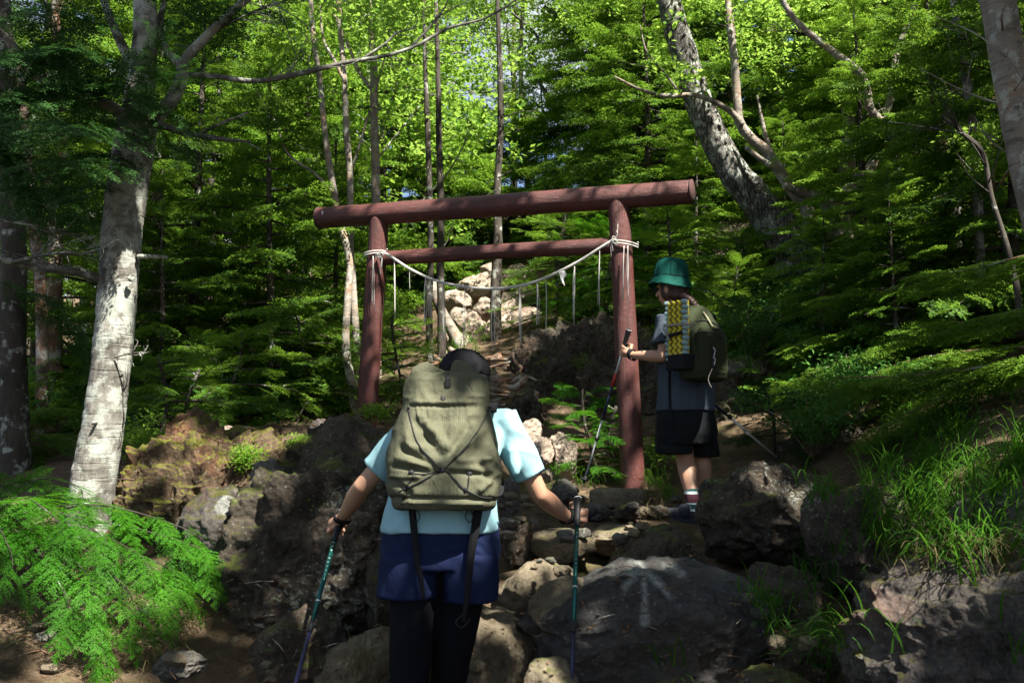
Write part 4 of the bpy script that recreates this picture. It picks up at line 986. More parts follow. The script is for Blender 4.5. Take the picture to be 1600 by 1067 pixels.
# bucket hat
hc = at(1048, 433, 6.12); hup = nrm([.10, -.05, 1]); hx = nrm(np.cross([0, 1, 0], hup)); hy = np.cross(hup, hx)
prof = [(.124, .0), (.118, .125), (.108, .10*0+.0)]
R = []; na = 72; aa = np.linspace(0, 2*PI, na, endpoint=False)
for r_, z_ in [(.092, -.020), (.100, -.026), (.134, -.056), (.139, -.063), (.140, -.060), (.135, -.052), (.112, -.010), (.110, .0), (.109, .012), (.106, .045), (.099, .074), (.086, .096), (.066, .110), (.040, .118), (.012, .121)]:
    wob = 1+.02*np.sin(aa*3+1)*(r_ > .12); zz_ = z_+(.006*np.sin(aa*2+.6) if r_ > .12 else 0)
    R.append(hc+np.outer(np.cos(aa)*r_*wob*.98, hx)+np.outer(np.sin(aa)*r_*wob, hy)+np.outer(zz_*np.ones(na), hup))
V, F = rings(np.array(R)); V = V+vnormals(V, F)*(.0045*fbm(V*14, 3, 8)+.0025*(1-2*abs(vnoise(V*24, 3))))[:, None]; hat = obj('bucket_hat', V, F, M['teal'], H2)
V, F = tube([hc+hx*math.cos(a)*.112+hy*math.sin(a)*.112+hup*.001 for a in np.linspace(0, 2*PI, 60)], .002, 6); sub('hat_seam', V, F, M['black'], hat)
for k in range(6):
    a_ = k*PI/3+.35; pr_ = [(.112, .004), (.1085, .045), (.1015, .074), (.0885, .0965), (.0685, .111), (.042, .1195), (.005, .123)]
    V, F = tube(spline([hc+hx*math.cos(a_)*r_*.98+hy*math.sin(a_)*r_+hup*z_ for r_, z_ in pr_], 24), .0016, 5); sub('panel_seam', V, F, M['teal'], hat)
for r_, z_ in ((.121, -.026), (.128, -.041)):
    V, F = tube([hc+hx*math.cos(a)*r_*.98+hy*math.sin(a)*r_+hup*z_ for a in np.linspace(0, 2*PI, 70)], .0012, 4); sub('brim_stitching', V, F, M['teal'], hat)
# hair and braid
V, F = remesh([ellipsoid(HL2(0, -.025, .02), (.082, .092, .085), 3, hax2), ellipsoid(HL2(0, -.05, -.05), (.066, .055, .05), 3, hax2), ellipsoid(HL2(-.066, .0, -.02), (.016, .04, .06), 3, hax2), ellipsoid(HL2(.066, .0, -.02), (.016, .04, .06), 3, hax2)], .005, 3)
obj('hair', wrinkle(V, F, .003, 45, 3, (1, 1, .3)), F, M['hair'], H2)
bp = spline([at(1066, 462, 6.03), at(1080, 470, 5.98), at(1092, 486, 5.93), at(1104, 500, 5.90), at(1113, 511, 5.88)], 60); T_, X_, Y_ = frames(bp); parts = []
for k in range(3):
    t = np.linspace(0, 9*PI, 60)+k*2*PI/3; parts.append(tube(bp+X_*(np.cos(t)*.013)[:, None]+Y_*(np.sin(2*t)*.007)[:, None], np.linspace(.017, .009, 60), 9))
V, F = merge(parts); obj('braid', wrinkle(V, F, .0015, 90, 5), F, M['hair'], H2)
V, F = tube(W2L*.72+E2L*.28+np.array([[0, math.cos(a)*.034, math.sin(a)*.034] for a in np.linspace(0, 2*PI, 40)]), .003, 6); obj('bracelet', V, F, M['cord'], H2)
# daypack
pc = ch*.35+pl2*.65; PC = at(1093, 534, 5.88)
DP = empty('backpack', PC-UP*.24, 'dark green daypack with a yellow folded foam mat on the hiker in grey', 'backpack')
zs = np.linspace(-.235, .225, 90); t = (zs+.235)/.46
rxs = np.interp(t, [0, .03, .12, .5, .8, .93, 1], [.095, .122, .131, .133, .122, .107, .065]); rys = np.interp(t, [0, .03, .12, .4, .7, .93, 1], [.07, .095, .115, .115, .095, .075, .04])
V, F = loft(PC+np.outer(zs, UP)+np.outer(.10*t**1.5-.03, D2), R2, D2, rxs, rys, 120, 3.2)
V = V+vnormals(V, F)*(.005*fbm(V*8, 3, 5)+.003*(1-2*abs(vnoise(V*17, 6))))[:, None]; obj('pack_body', V, F, M['moss_pack'], DP)
V2, F2 = loft(PC-D2*.105+np.outer(np.linspace(-.20, .07, 40), UP)+np.outer(np.linspace(0, .012, 40), D2), R2, D2, np.interp(np.linspace(0, 1, 40), [0, .08, .85, 1], [.08, .108, .108, .07]), np.interp(np.linspace(0, 1, 40), [0, .1, .8, 1], [.02, .04, .045, .02]), 80, 3.5)
V2 = V2+vnormals(V2, F2)*(.004*fbm(V2*12, 3, 9))[:, None]; pk = obj('front_pocket', V2, F2, M['moss_pack'], DP); DB = bvh_of(*merge([(V, F), (V2, F2)]))
def d2(path, off=.003, n=16): return spline(np.array([snap(DB, x, y, off, 5.75) for x, y in spline(np.array(path, float), n)]), 40)
V, F = tube(d2([(1087, 522), (1100, 519), (1115, 521), (1128, 528)]), .0035, 6); sub('zip', V, F, M['cord'], pk)
V, F = tube(d2([(1087, 502), (1100, 501), (1115, 505), (1126, 512)]), .004, 6); obj('zip', V, F, M['cord'], DP)
V, F = ribbon(d2([(1113, 540), (1115, 552), (1114, 566), (1113, 576)], .006), R2, .022, .004, 40); dc = obj('daisy_chain', V, F, M['cord'], DP)
parts = [ribbon([snap(DB, 1114, y, .011, 5.7)-R2*.006*(-1)**k, snap(DB, 1115, y+6, .012, 5.7)+R2*.006*(-1)**k], R2, .004, .002, 6) for k, y in enumerate((543, 550, 557, 564))]; V, F = merge(parts); sub('pale_lacing', V, F, M['white_mark'], dc)
V, F = tube(spline([at(1113, 576, 5.70), at(1107, 590, 5.70), at(1108, 598, 5.70), at(1112, 606, 5.70)], 20), .0025, 6); obj('zip_pull', V, F, M['grey_web'], DP)
V, F = ribbon(d2([(1097, 489), (1104, 499), (1112, 512)], .012), R2, .010, .003, 20); obj('lid_strap', V, F, plain_mat('cream_webbing', (.24, .23, .14), .8), DP)
# foam mat, an accordion of wavy ridges
MC = PC-R2*.163+UP*.055-D2*.01; nu, nv = 60, 200; parts = []
u = np.linspace(-1, 1, nu); v = np.linspace(-1, 1, nv); Ug, Vg = np.meshgrid(u, v)
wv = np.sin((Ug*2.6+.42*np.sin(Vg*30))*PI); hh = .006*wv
FACE = MC[None, None]-R2*.028+D2*(Ug*.060)[..., None]+UP*(Vg*.175)[..., None]-R2*hh[..., None]
BACK = MC[None, None]+R2*.028+D2*(Ug*.060)[..., None]+UP*(Vg*.175)[..., None]
R = np.concatenate([FACE, BACK[:, ::-1]], 1); V, F = rings(R)
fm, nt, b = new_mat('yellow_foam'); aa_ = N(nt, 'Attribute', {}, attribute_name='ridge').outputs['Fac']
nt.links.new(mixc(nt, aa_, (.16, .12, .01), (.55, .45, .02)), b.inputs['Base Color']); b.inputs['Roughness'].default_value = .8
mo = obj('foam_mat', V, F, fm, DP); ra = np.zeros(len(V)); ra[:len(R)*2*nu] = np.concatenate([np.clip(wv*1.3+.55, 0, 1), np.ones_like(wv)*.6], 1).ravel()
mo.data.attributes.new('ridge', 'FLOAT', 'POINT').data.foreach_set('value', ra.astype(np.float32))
for k in (-1, 1):   # grey scalloped edges of the folded mat: alternating pads
    parts = []
    for i in range(12):
        c = MC+D2*k*-.066*1.0+UP*(-.165+.030*i)-R2*((.022 if k < 0 else .004)+.008*(i % 2)); parts.append(ellipsoid(c, (.026, .010, .0145), 2, np.array([R2, D2, UP])))
    V, F = merge(parts); sub('mat_edge', V, F, plain_mat('grey_blue_foam', (.22, .33, .34), .8), mo)
V, F = ribbon([MC-R2*.045+D2*.085+UP*.035, MC-R2*.047+UP*.03, MC-R2*.043-D2*.075+UP*.027, MC+R2*.03-D2*.11+UP*.025], UP, .014, .004); obj('mat_strap', V, F, M['grey_web'], DP)
V, F = ribbon([MC-R2*.048+D2*.080+UP*.02, MC-R2*.052+D2*.03-UP*.055], nrm(D2+UP*.3), .016, .004); obj('mat_strap', V, F, M['grey_web'], DP)
V, F = ribbon([MC-R2*.046+D2*.078-UP*.035, MC-R2*.046-UP*.025, MC-R2*.043-D2*.08-UP*.02], UP, .02, .004); obj('mat_strap', V, F, M['black'], DP)
V, F = remesh([boxgeo(MC-UP*.185+R2*.005, (.045, .085, .045), [R2, D2, UP])], .006, 4); obj('mesh_pocket', V, F, M['black'], DP)
V, F = ribbon([MC-UP*.15+D2*.06-R2*.02, at(1046, 600, 5.98), at(1047, 640, 5.97), at(1047, 668, 5.97)], XX, .016, .003); obj('hanging_strap', V, F, M['black'], DP)
for S, k in ((S2L, 1), (S2R, -1)):
    P = [S+R2*k*.02-D2*.13-UP*.25, S+R2*k*-.01+D2*.02-UP*.24, S+D2*.12-UP*.10+R2*k*.02, S+D2*.06+UP*.05+R2*k*.03, S-D2*.05+UP*.07+R2*k*.035, S-D2*.12+UP*.02+R2*k*.04]
    V, F = ribbon(P, R2, [.02, .025, .05, .055, .055, .05], .008, 36); obj('shoulder_strap', V, F, M['black'], DP)
# his poles
L1 = np.linalg.norm(p1b-p1t)
e, P = pole('trekking_pole', 'black and silver trekking pole held in front of the right gate pillar', p1t, p1b, .17, [(.12/L1, .28, .0085, 'shaft_alu'), (.28, .36, .0088, 'shaft_red'), (.36, .56, .0085, 'shaft_blue'), (.56, .99, .0062, 'shaft_alu')])
for q in (.40, .56, .695):
    V, F = tube([P(q-.012), P(q), P(q+.014)], [.011, .013, .010], 12); V2, F2 = ellipsoid(P(q)+XX*.010, (.009, .006, .009), 2); V, F = merge([(V, F), (V2, F2)]); obj('clamp', V, F, M['rubber'], e)
V, F = merge([tube([P(.955), P(.965)], [.030, .024], 18), tube([P(.94), P(.985)], [.012, .009], 12)]); obj('basket', V, F, M['rubber'], e)
V, F = strap(G2L, W2L, a1, 0); obj('wrist_strap', V, F, M['black'], e)
L2 = np.linalg.norm(tip2-p2t)
e, P = pole('trekking_pole', 'silver trekking pole trailing behind onto the wide rough boulder', p2t-(tip2-p2t)/L2*.05, tip2, .15, [(.10/L2, .42, .0088, 'shaft_blue'), (.42, .985, .0082, 'shaft_alu')])
for q in (.42, .62):
    V, F = tube([P(q-.015), P(q), P(q+.015)], [.011, .0135, .011], 12); obj('clamp', V, F, M['rubber' if q < .5 else 'white_mark'], e)
V, F = tube([P(.95), P(.96)], [.02, .018], 16); obj('basket', V, F, M['rubber'], e)
# ------------------------------------------------------------------ vegetation
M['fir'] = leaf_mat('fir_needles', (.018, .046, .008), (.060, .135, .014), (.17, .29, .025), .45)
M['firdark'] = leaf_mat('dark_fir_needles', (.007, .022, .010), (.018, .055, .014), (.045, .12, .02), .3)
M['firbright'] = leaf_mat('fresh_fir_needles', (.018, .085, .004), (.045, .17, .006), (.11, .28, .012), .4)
M['broad'] = leaf_mat('broad_leaves', (.035, .10, .008), (.11, .24, .016), (.29, .42, .07), .5)
M['canopy'] = leaf_mat('canopy_leaves', (.03, .08, .012), (.05, .14, .02), (.09, .20, .03), .25)
M['shrub'] = leaf_mat('shrub_leaves', (.025, .07, .02), (.05, .14, .03), (.10, .24, .04), .4)
M['grass'] = leaf_mat('grass_blades', (.015, .05, .006), (.035, .115, .010), (.09, .22, .02), .4)
M['drygrass'] = leaf_mat('dry_grass_blades', (.10, .08, .04), (.16, .13, .06), (.22, .2, .09), .3)
M['litter'] = leaf_mat('dead_leaves', (.06, .03, .015), (.14, .075, .035), (.26, .16, .08), .15)
M['bark_pale'] = bark_mat('pale_fir_bark', (.055, .05, .042), (.34, .325, .28), 3., spots=.5, lichen=.8, hstripe=.35, bd=.016)
M['bark_dark'] = bark_mat('dark_conifer_bark', (.022, .018, .013), (.085, .072, .056), 4., lichen=.05, bd=.012)
M['bark_brown'] = bark_mat('red_brown_bark', (.07, .045, .03), (.22, .15, .11), 4., lichen=.4, warm=(.32, .15, .07), bd=.01)
M['bark_birch'] = bark_mat('birch_bark', (.12, .10, .08), (.34, .30, .25), 2.5, lichen=.3, hstripe=.7, warm=(.26, .15, .08), bd=.006)
M['bark_plate'] = bark_mat('scaly_grey_bark', (.06, .055, .047), (.24, .225, .195), 3.5, lichen=.55, plates=.8, bd=.02)
M['bark_grey'] = bark_mat('smooth_grey_bark', (.06, .055, .047), (.22, .21, .18), 3., lichen=.6, hstripe=.4, bd=.006)

RS_ = np.random.RandomState
def frond(L, W, ts, ls, ll, lw, seed, droop=.12, flat=.15, jit=.35):
    """flat conifer spray: twigs both sides of an axis, needle-like leaflets both sides of each twig"""
    r = RS_(seed); B = []; Dn = []; Z = []
    xs = np.arange(.04*L, L, ts)
    ax = [(np.array([x, 0, 0]), np.array([1, .0, 0])) for x in np.arange(.3*L, L, ls*1.2)]
    P = []; T = []
    for x in xs:
        w = W*(math.sin(min(1, (x/L)*1.6+.25)*PI*.5))*(1-(x/L)**2.2)+.02*L
        for s in (-1, 1):
            l = w*r.uniform(.75, 1.15); a = math.radians(r.uniform(48, 62))*s; d = np.array([math.cos(a), math.sin(a), r.uniform(-.1, .1)])
            k = np.arange(.02*W, l, ls); bend = (k/l)**2*.15
            p = np.array([x+r.uniform(-.3, .3)*ts, 0, 0])+k[:, None]*d+np.outer(bend*l, [1, -s*.3, 0])
            P.append(p); T.append(np.broadcast_to(nrm(d+np.array([.2, 0, 0])), p.shape))
    k = np.arange(.1*L, L*1.02, ls); P.append(np.c_[k, np.zeros(len(k)), np.zeros(len(k))]); T.append(np.broadcast_to(np.array([1., 0, 0]), (len(k), 3)))
    P = np.concatenate(P); T = np.concatenate(T); n = len(P)
    out = []
    for s in (-1, 1):
        S = np.c_[-T[:, 1], T[:, 0], np.zeros(n)]*s
        d = T*.62+S*.78+np.c_[np.zeros((n, 2)), r.normal(0, flat*1.6, n)+.12]; d /= np.linalg.norm(d, axis=1)[:, None]
        wv = np.cross(d, np.array([0, 0, 1.])+r.normal(0, jit, (n, 3))); wv /= np.linalg.norm(wv, axis=1)[:, None]
        q = ll*r.uniform(.7, 1.15, n)[:, None]; b = P+r.normal(0, ls*.25, (n, 3))*np.array([1, 1, .6])
        out.append(np.stack([b, b+d*q*.45+wv*lw*.5, b+d*q, b+d*q*.45-wv*lw*.5], 1))
    Q = np.concatenate(out); V = Q.reshape(-1, 3)
    V = V.copy(); V[:, 2] -= droop*L*(V[:, 0]/L)**2+.35*W*(V[:, 1]/W)**2*.5
    return V
def leafspray(n, R, ll, lw, seed, flat=.5):
    r = RS_(seed); c = r.normal(size=(n, 3)); c /= np.linalg.norm(c, axis=1)[:, None]; c *= (r.uniform(0, 1, n)**.5)[:, None]*R*np.array([1, 1, flat])
    d = nrm3(c*np.array([1, 1, .3])+r.normal(0, .5*R, (n, 3))); up = nrm3(np.array([0, 0, 1.])+r.normal(0, .45, (n, 3)))
    wv = nrm3(np.cross(d, up)); nn_ = np.cross(wv, d); q = ll*r.uniform(.6, 1.2, n)[:, None]
    Q = np.stack([c, c+d*q*.45+wv*lw*.5+nn_*lw*.12, c+d*q, c+d*q*.45-wv*lw*.5+nn_*lw*.12], 1); return Q.reshape(-1, 3)
def nrm3(A): return A/(np.linalg.norm(A, axis=1)[:, None]+1e-9)
def basis(D, roll=None, up=np.array([0, 0, 1.])):
    """rows x,y,z for direction(s) D"""
    D = nrm3(np.atleast_2d(D)); Y = nrm3(np.cross(np.broadcast_to(up, D.shape), D)); Z = np.cross(D, Y)
    if roll is not None:
        c = np.cos(roll)[:, None]; s = np.sin(roll)[:, None]; Y, Z = Y*c+Z*s, Z*c-Y*s
    return np.stack([D, Y, Z], 1)
def scatter(templates, P, B, S, pick, cull=None):
    """place templates (quad soups) at P with bases B, scale S"""
    out = []
    for k, T in enumerate(templates):
        m = np.where(pick == k)[0]
        if len(m) == 0: continue
        out.append((np.einsum('tj,mji->mti', T, B[m])*S[m][:, None, None]+P[m][:, None, :]).reshape(-1, 3))
    V = np.concatenate(out)
    if cull is not None:
        C = V.reshape(-1, 4, 3)[:, 0]; V = V.reshape(-1, 4, 3)[cull(C)].reshape(-1, 3)
    return V, np.arange(len(V)).reshape(-1, 4)
FR_C = [frond(.62, .26, .085, .032, .060, .026, s, .16, .3) for s in (1, 2, 3)]       # for trees beyond the gate
FR_M = [frond(.50, .21, .062, .017, .034, .012, s, .14, .15, .25) for s in (4, 5)]        # for boughs a few metres away
FR_F = [frond(.38, .17, .052, .0085, .021, .0065, s, .20, .06, .15) for s in (6, 7, 8)]    # near bush
LS_C = [leafspray(34, .30, .085, .050, s) for s in (1, 2, 3)]
LS_M = [leafspray(26, .20, .055, .032, s) for s in (4, 5)]
def limb_tubes(Ls):
    return merge([tube(p, r, n) for p, r, n in Ls])
def conifer(seed, H, R, z0, nb, tr, fr=FR_C, lean=0., fs=1.0, dead=0):
    r = RS_(seed); tp = np.array([[lean*t*t*H+.06*math.sin(3*t+seed), .05*math.sin(4*t+seed*2), t*H] for t in np.linspace(0, 1, 12)]); trr = np.interp(np.linspace(0, 1, 12), [0, .06, 1], [tr*1.25, tr, .012])
    L = [(tp, trr, 10)]; P = []; D = []; S = []; Rl = []
    for b in range(nb):
        u = (b+.5)/nb; z = z0+(H*.985-z0)*min(1, max(0, u+r.uniform(-.5, .5)*1.6/nb))**.95; t = z/H; o = np.array([np.interp(t, np.linspace(0, 1, 12), tp[:, k]) for k in range(3)])
        ln = R*(1-u)**.7*r.uniform(.65, 1.1)+.12; a = b*2.39996+r.uniform(-.4, .4); el = np.interp(u, [0, .5, 1], [-.12, .08, .55])+r.uniform(-.12, .12)
        d = np.array([math.cos(a)*math.cos(el), math.sin(a)*math.cos(el), math.sin(el)]); m = 6
        bp = o+np.linspace(0, ln, m)[:, None]*d+np.outer(-np.linspace(0, 1, m)**2*ln*.16, [0, 0, 1])
        L.append((bp, np.linspace(max(.006, .018*ln), .003, m), 4))
        n = max(4, int(ln/.16)); sd = np.array([-d[1], d[0], 0])
        for k in range(n):
            f = (k+1)/n; q = o+d*ln*f*.92-np.array([0, 0, 1])*f*f*ln*.16
            if f < .22: continue
            for s in ((-1, 1) if k < n-1 else (0,)):
                if r.uniform() < .16: continue
                P.append(q); D.append(d*1.+sd*s*r.uniform(.6, 1.1)+np.array([0, 0, r.uniform(-.35, .22)])); S.append(r.uniform(.55, 1.0)*(.55+.45*min(1, ln))*fs*(1 if s else 1.05)); Rl.append(r.normal(0, .42))
    P = np.array(P); B = basis(np.array(D), np.array(Rl)); S = np.array(S)
    for q in range(dead):
        z = r.uniform(.15, .9)*z0; a = r.uniform(0, 6.28); o = np.array([0, 0, z]); d = np.array([math.cos(a), math.sin(a), r.uniform(-.2, .25)]); ln = r.uniform(.3, 1.0)
        L.append((np.array([o, o+d*ln*.5, o+d*ln+np.array([0, 0, -.05])]), [.010, .006, .003], 4))
    return limb_tubes(L), scatter(fr, P, B, S, r.randint(0, len(fr), len(P)))
def broadtree(seed, H, R, z0, tr, ncl, ls=LS_C, wob=.25, nl=9, cull=None, base=None, top=None, flat=.7):
    r = RS_(seed); top = np.array([r.uniform(-.4, .4), r.uniform(-.4, .4), H]) if top is None else np.asarray(top, float)
    t = np.linspace(0, 1, 10); mid = np.outer(t, top); mid[:, 0] += wob*np.sin(t*5+seed)*t; mid[:, 1] += wob*np.cos(t*4+seed)*t
    L = [(mid, np.interp(t, [0, .07, 1], [tr*1.2, tr, tr*.25]), 12)]; ends = []
    cz = (z0+H)/2
    for k in range(nl):
        f = r.uniform(z0/H*.8, .97); o = np.array([np.interp(f, t, mid[:, j]) for j in range(3)]); a = k*2.4+r.uniform(-.5, .5)
        e = np.array([mid[-1, 0]*f+math.cos(a)*R*r.uniform(.5, .95), mid[-1, 1]*f+math.sin(a)*R*r.uniform(.5, .95), o[2]+r.uniform(.2, .9)*(H-z0)*.5])
        q = o*.5+e*.5+r.normal(0, .15, 3)*R*.4; C = spline([o, q, e], 9); L.append((C, np.linspace(tr*.35*(1-f*.5), .008, 9), 6)); ends.append(C)
        for j in range(4):
            s = C[r.randint(3, 9)]; e2 = s+r.normal(0, 1, 3)*np.array([.3, .3, .2])*R; L.append((spline([s, s*.5+e2*.5+r.normal(0, .06, 3)*R, e2], 6), np.linspace(.012, .004, 6), 4)); ends.append(np.linspace(s, e2, 6))
    E = np.concatenate(ends); c = E[r.randint(0, len(E), ncl)]+r.normal(0, .16, (ncl, 3))*R*np.array([1, 1, flat])
    D = r.normal(size=(ncl, 3)); D[:, 2] *= .3
    cr = scatter(ls, c, basis(D), r.uniform(.7, 1.25, ncl), r.randint(0, len(ls), ncl), cull)
    return limb_tubes(L), cr
def plant_tree(name, loc, geo, barkm, leafm, label, cat, group=None, local=True):
    e = empty(name, loc, label, cat, group); off = np.asarray(loc, float)
    (tv, tf), (cv, cf) = geo
    obj('trunk', np.asarray(tv)+off*local, tf, M[barkm], e); obj('crown', np.asarray(cv)+off*local, cf, M[leafm], e, smooth=False); return e

# ---- unseen trees added overhead and behind the viewer to cast the dappled shade
HOLES = []
BIGHOLES = [(500, 690, 6.2, .05), (455, 760, 5.1, .03), (560, 720, 5.8, .03), (400, 840, 4.9, .02), (500, 880, 4.8, .01), (350, 900, 4.9, .02), (430, 960, 4.2, .0), (590, 1010, 4.2, .03), (780, 1000, 4.3, .03), (940, 960, 4.05, .0), (1090, 930, 4.05, -.01), (1220, 960, 4.4, .02), (1240, 800, 4.9, .03), (1350, 790, 4.6, .04), (1190, 830, 4.9, .0), (240, 1010, 4.1, .03), (90, 1050, 3.9, .04), (760, 470, 12.3, 1.0), (700, 100, 12, .8), (900, 60, 14, 1.0)]
def hole(px, py, Y, r): HOLES.append((at(px, py, Y), r))
for a in [(165, 640, 5.4, .13), (152, 700, 5.4, .15), (158, 755, 5.4, .16), (140, 795, 5.4, .14), (182, 560, 5.4, .06), (200, 430, 5.4, .05), (232, 300, 5.4, .05), (195, 480, 5.4, .04),
          (60, 790, 4.7, .16), (110, 775, 4.8, .2), (190, 810, 4.7, .24), (270, 850, 4.6, .22), (230, 900, 4.5, .2), (130, 880, 4.5, .2), (150, 960, 4.3, .16), (60, 880, 4.5, .12), (310, 870, 4.6, .1), (200, 1000, 4.2, .1),
          (330, 715, 5.6, .13), (290, 735, 5.5, .08), (385, 725, 5.6, .10), (435, 695, 5.8, .09), (345, 780, 4.95, .09), (312, 812, 4.95, .08), (270, 690, 5.7, .07), (470, 690, 5.9, .04), (310, 1060, 3.9, .05), (20, 1040, 3.9, .1),
          (355, 668, 6.5, .08), (425, 664, 6.7, .08), (500, 665, 6.9, .08), (300, 650, 7.5, .2), (450, 630, 8, .15),
          (540, 335, 7.9, -.02), (603, 325, 7.7, -.03), (685, 322, 7.5, 0.), (812, 312, 7.3, -.02), (858, 307, 7.2, 0.), (930, 303, 7.1, -.02), (968, 300, 7.05, .08), (1010, 298, 7.0, .11), (1060, 296, 6.9, .12),
          (970, 330, 7.1, .07), (978, 365, 7.1, .05), (985, 405, 7.1, .07), (987, 445, 7.1, .09), (990, 480, 7.1, .08), (990, 520, 7.1, .07), (988, 552, 7.1, .08), (992, 590, 7.1, .05), (985, 630, 7.1, .03),
          (603, 430, 7.8, -.02), (585, 560, 7.85, -.01), (572, 640, 7.9, .0), (727, 500, 7.5, -.02), (812, 490, 7.3, -.02), (898, 460, 7.1, -.02), (937, 430, 7.1, -.02), (616, 450, 7.7, -.02), (770, 500, 7.4, -.02),
          (650, 398, 7.7, 0.), (705, 395, 7.6, -.02), (760, 391, 7.5, 0.), (850, 385, 7.3, 0.), (900, 381, 7.2, -.01), (940, 378, 7.1, .06),
          (1038, 420, 6.0, .06), (1060, 425, 6.0, .05), (1030, 497, 6.0, .05), (1062, 490, 5.9, .05), (1068, 530, 5.85, .05), (1125, 492, 5.85, .03), (1010, 553, 6.0, .04), (1040, 550, 6.0, .04), (1134, 545, 6.1, .04), (1072, 735, 6.1, .05), (1078, 770, 6.05, .03), (975, 548, 6.1, .04), (1096, 505, 5.8, .03),
          (800, 665, 4.0, .12), (822, 715, 3.95, .12), (790, 640, 4.0, .06), (595, 690, 4.0, .08), (612, 650, 4.0, .05), (855, 770, 4.05, .045), (900, 800, 4.25, .04), (690, 640, 3.6, .05), (745, 570, 4.1, .05), (640, 680, 3.6, .04), (660, 600, 3.7, .05), (690, 810, 3.75, .05), (560, 775, 4.1, .03), (760, 720, 3.6, .05),
          (835, 705, 7.3, .16), (880, 690, 7.3, .1), (850, 745, 6.9, .05), (940, 650, 6.9, .16), (920, 690, 6.9, .12), (960, 720, 6.9, .06), (1030, 710, 6.9, .07), (880, 640, 8.3, .05),
          (870, 850, 5.2, .05), (950, 775, 6.6, .08), (880, 850, 5.2, .1), (960, 845, 5.4, .1), (860, 900, 4.8, .1), (1000, 800, 6.0, .06), (830, 790, 6.0, .05), (905, 835, 5.4, .06), (930, 980, 4.5, .04), (800, 905, 4.7, .05), (900, 890, 4.8, .07), (800, 790, 5.8, .05), (815, 870, 4.9, .04), (980, 800, 6.0, .03),
          (1165, 1035, 3.9, .09), (1130, 1055, 3.9, .07), (1085, 1065, 3.8, .06), (850, 1050, 3.7, .05), (1180, 682, 5.9, .04), (1205, 703, 5.6, .04), (350, 750, 5.5, .14), (300, 770, 5.5, .12), (400, 700, 5.7, .12), (1300, 480, 7.2, .25), (1500, 480, 6.6, .2), (1380, 520, 6.8, .2), (975, 420, 7.1, .06), (995, 500, 7.1, .06), (1000, 560, 7.1, .06), (1560, 500, 5.4, .12), (1400, 585, 5.6, .12), (1520, 575, 5.5, .12), (1040, 300, 6.95, .1), (1200, 745, 5.0, .09), (1225, 735, 5.0, .05), (1290, 740, 5.0, .04), (1280, 800, 4.9, .03),
          (1345, 955, 2.95, .11), (1385, 905, 3.0, .13), (1420, 925, 2.95, .07), (1365, 985, 2.95, .05), (1510, 870, 3.1, .06), (1540, 890, 3.0, .05), (1450, 990, 2.9, .03), (1590, 640, 5.5, .2), (1560, 690, 5, .15), (1480, 720, 4.8, .12), (1450, 790, 4.5, .08), (1390, 820, 4.3, .06), (1560, 800, 4.1, .06),
          (1450, 560, 6.5, .15), (1530, 540, 6.3, .15), (1400, 450, 7, .2), (1550, 430, 6.8, .2), (1300, 530, 7.5, .2), (1570, 200, 4.6, .12), (1250, 460, 8.5, .2), (1180, 440, 9, .25), (1080, 360, 10, .2), (900, 530, 8.8, .1), (960, 500, 9, .1), (820, 540, 9, .2), (745, 600, 8, .12), (700, 560, 9, .15),
          (1300, 350, 9, .5), (1450, 320, 9, .5), (1150, 250, 9.8, .25), (1100, 150, 9.8, .2), (1060, 60, 9.8, .2), (1200, 300, 9.8, .15), (400, 120, 5.6, .08), (540, 100, 5.6, .07), (690, 60, 5.6, .06), (350, 217, 5.5, .05), (120, 420, 5.4, .06),
          (550, 500, 8.2, .12), (550, 400, 8.2, .12), (555, 620, 8.2, .08), (760, 560, 9.5, .15), (640, 560, 9.5, .2), (500, 600, 9, .25), (420, 560, 9, .3), (300, 590, 8.5, .2)]: hole(*a)
for a in BIGHOLES: hole(*a)
HP = np.array([h[0] for h in HOLES]); HR = np.array([h[1] for h in HOLES])
def keep(C, grow=1.0):  # drops leaves on sun rays to the chosen spots, shaping the dapples
    ok = np.ones(len(C), bool); jit = 1+.35*vnoise(C*2.5, 3)
    for p, r in zip(HP, HR):
        d = C-p; q = d-np.outer(d @ SUN, SUN); ok &= (q*q).sum(1) > ((r*1.15+.075)*grow*jit)**2
    return ok
LS_K = [leafspray(40, .42, .15, .095, s, .6) for s in (11, 12, 13)]
def overhead():
    k = 0; r = RS_(77)
    for ty in (0.6, 3.6, 6.6, 9.8):
        for tx in (-5.6, -2.9, -.2, 2.5, 5.2, 7.9):
            if ty > 8 and tx > 6: continue
            zc = r.uniform(9.0, 11.5); t = (zc-1.5)/SUN[2]; c = np.array([tx, ty, 1.5])+SUN*t+np.array([r.uniform(-.3, .3), r.uniform(-.3, .3), 0])
            bx, by = c[0], c[1]
            if by > -1.0 and abs(bx) < .62*by+2.2: bx = (.62*by+2.6) if bx > -.5 else -(.62*by+2.6)
            if ty > 8: bx = max(bx, .66*by+1.2)
            bz = h1(bx, by)-.1; base = np.array([bx, by, bz]); top = c-base+np.array([0, 0, 1.4])
            geo = broadtree(200+k, top[2], 1.9, top[2]-2.6, .11, 330 if ty < 8 else 110, LS_K, wob=.15, nl=12, cull=lambda C: keep(C+base), top=top, flat=.45)
            plant_tree('broadleaf_tree', base, geo, 'bark_grey', 'canopy', 'unseen tall leafy tree added above the trail to cast dappled shade', 'tree', 'unseen trees added to shade the trail'); k += 1
overhead()

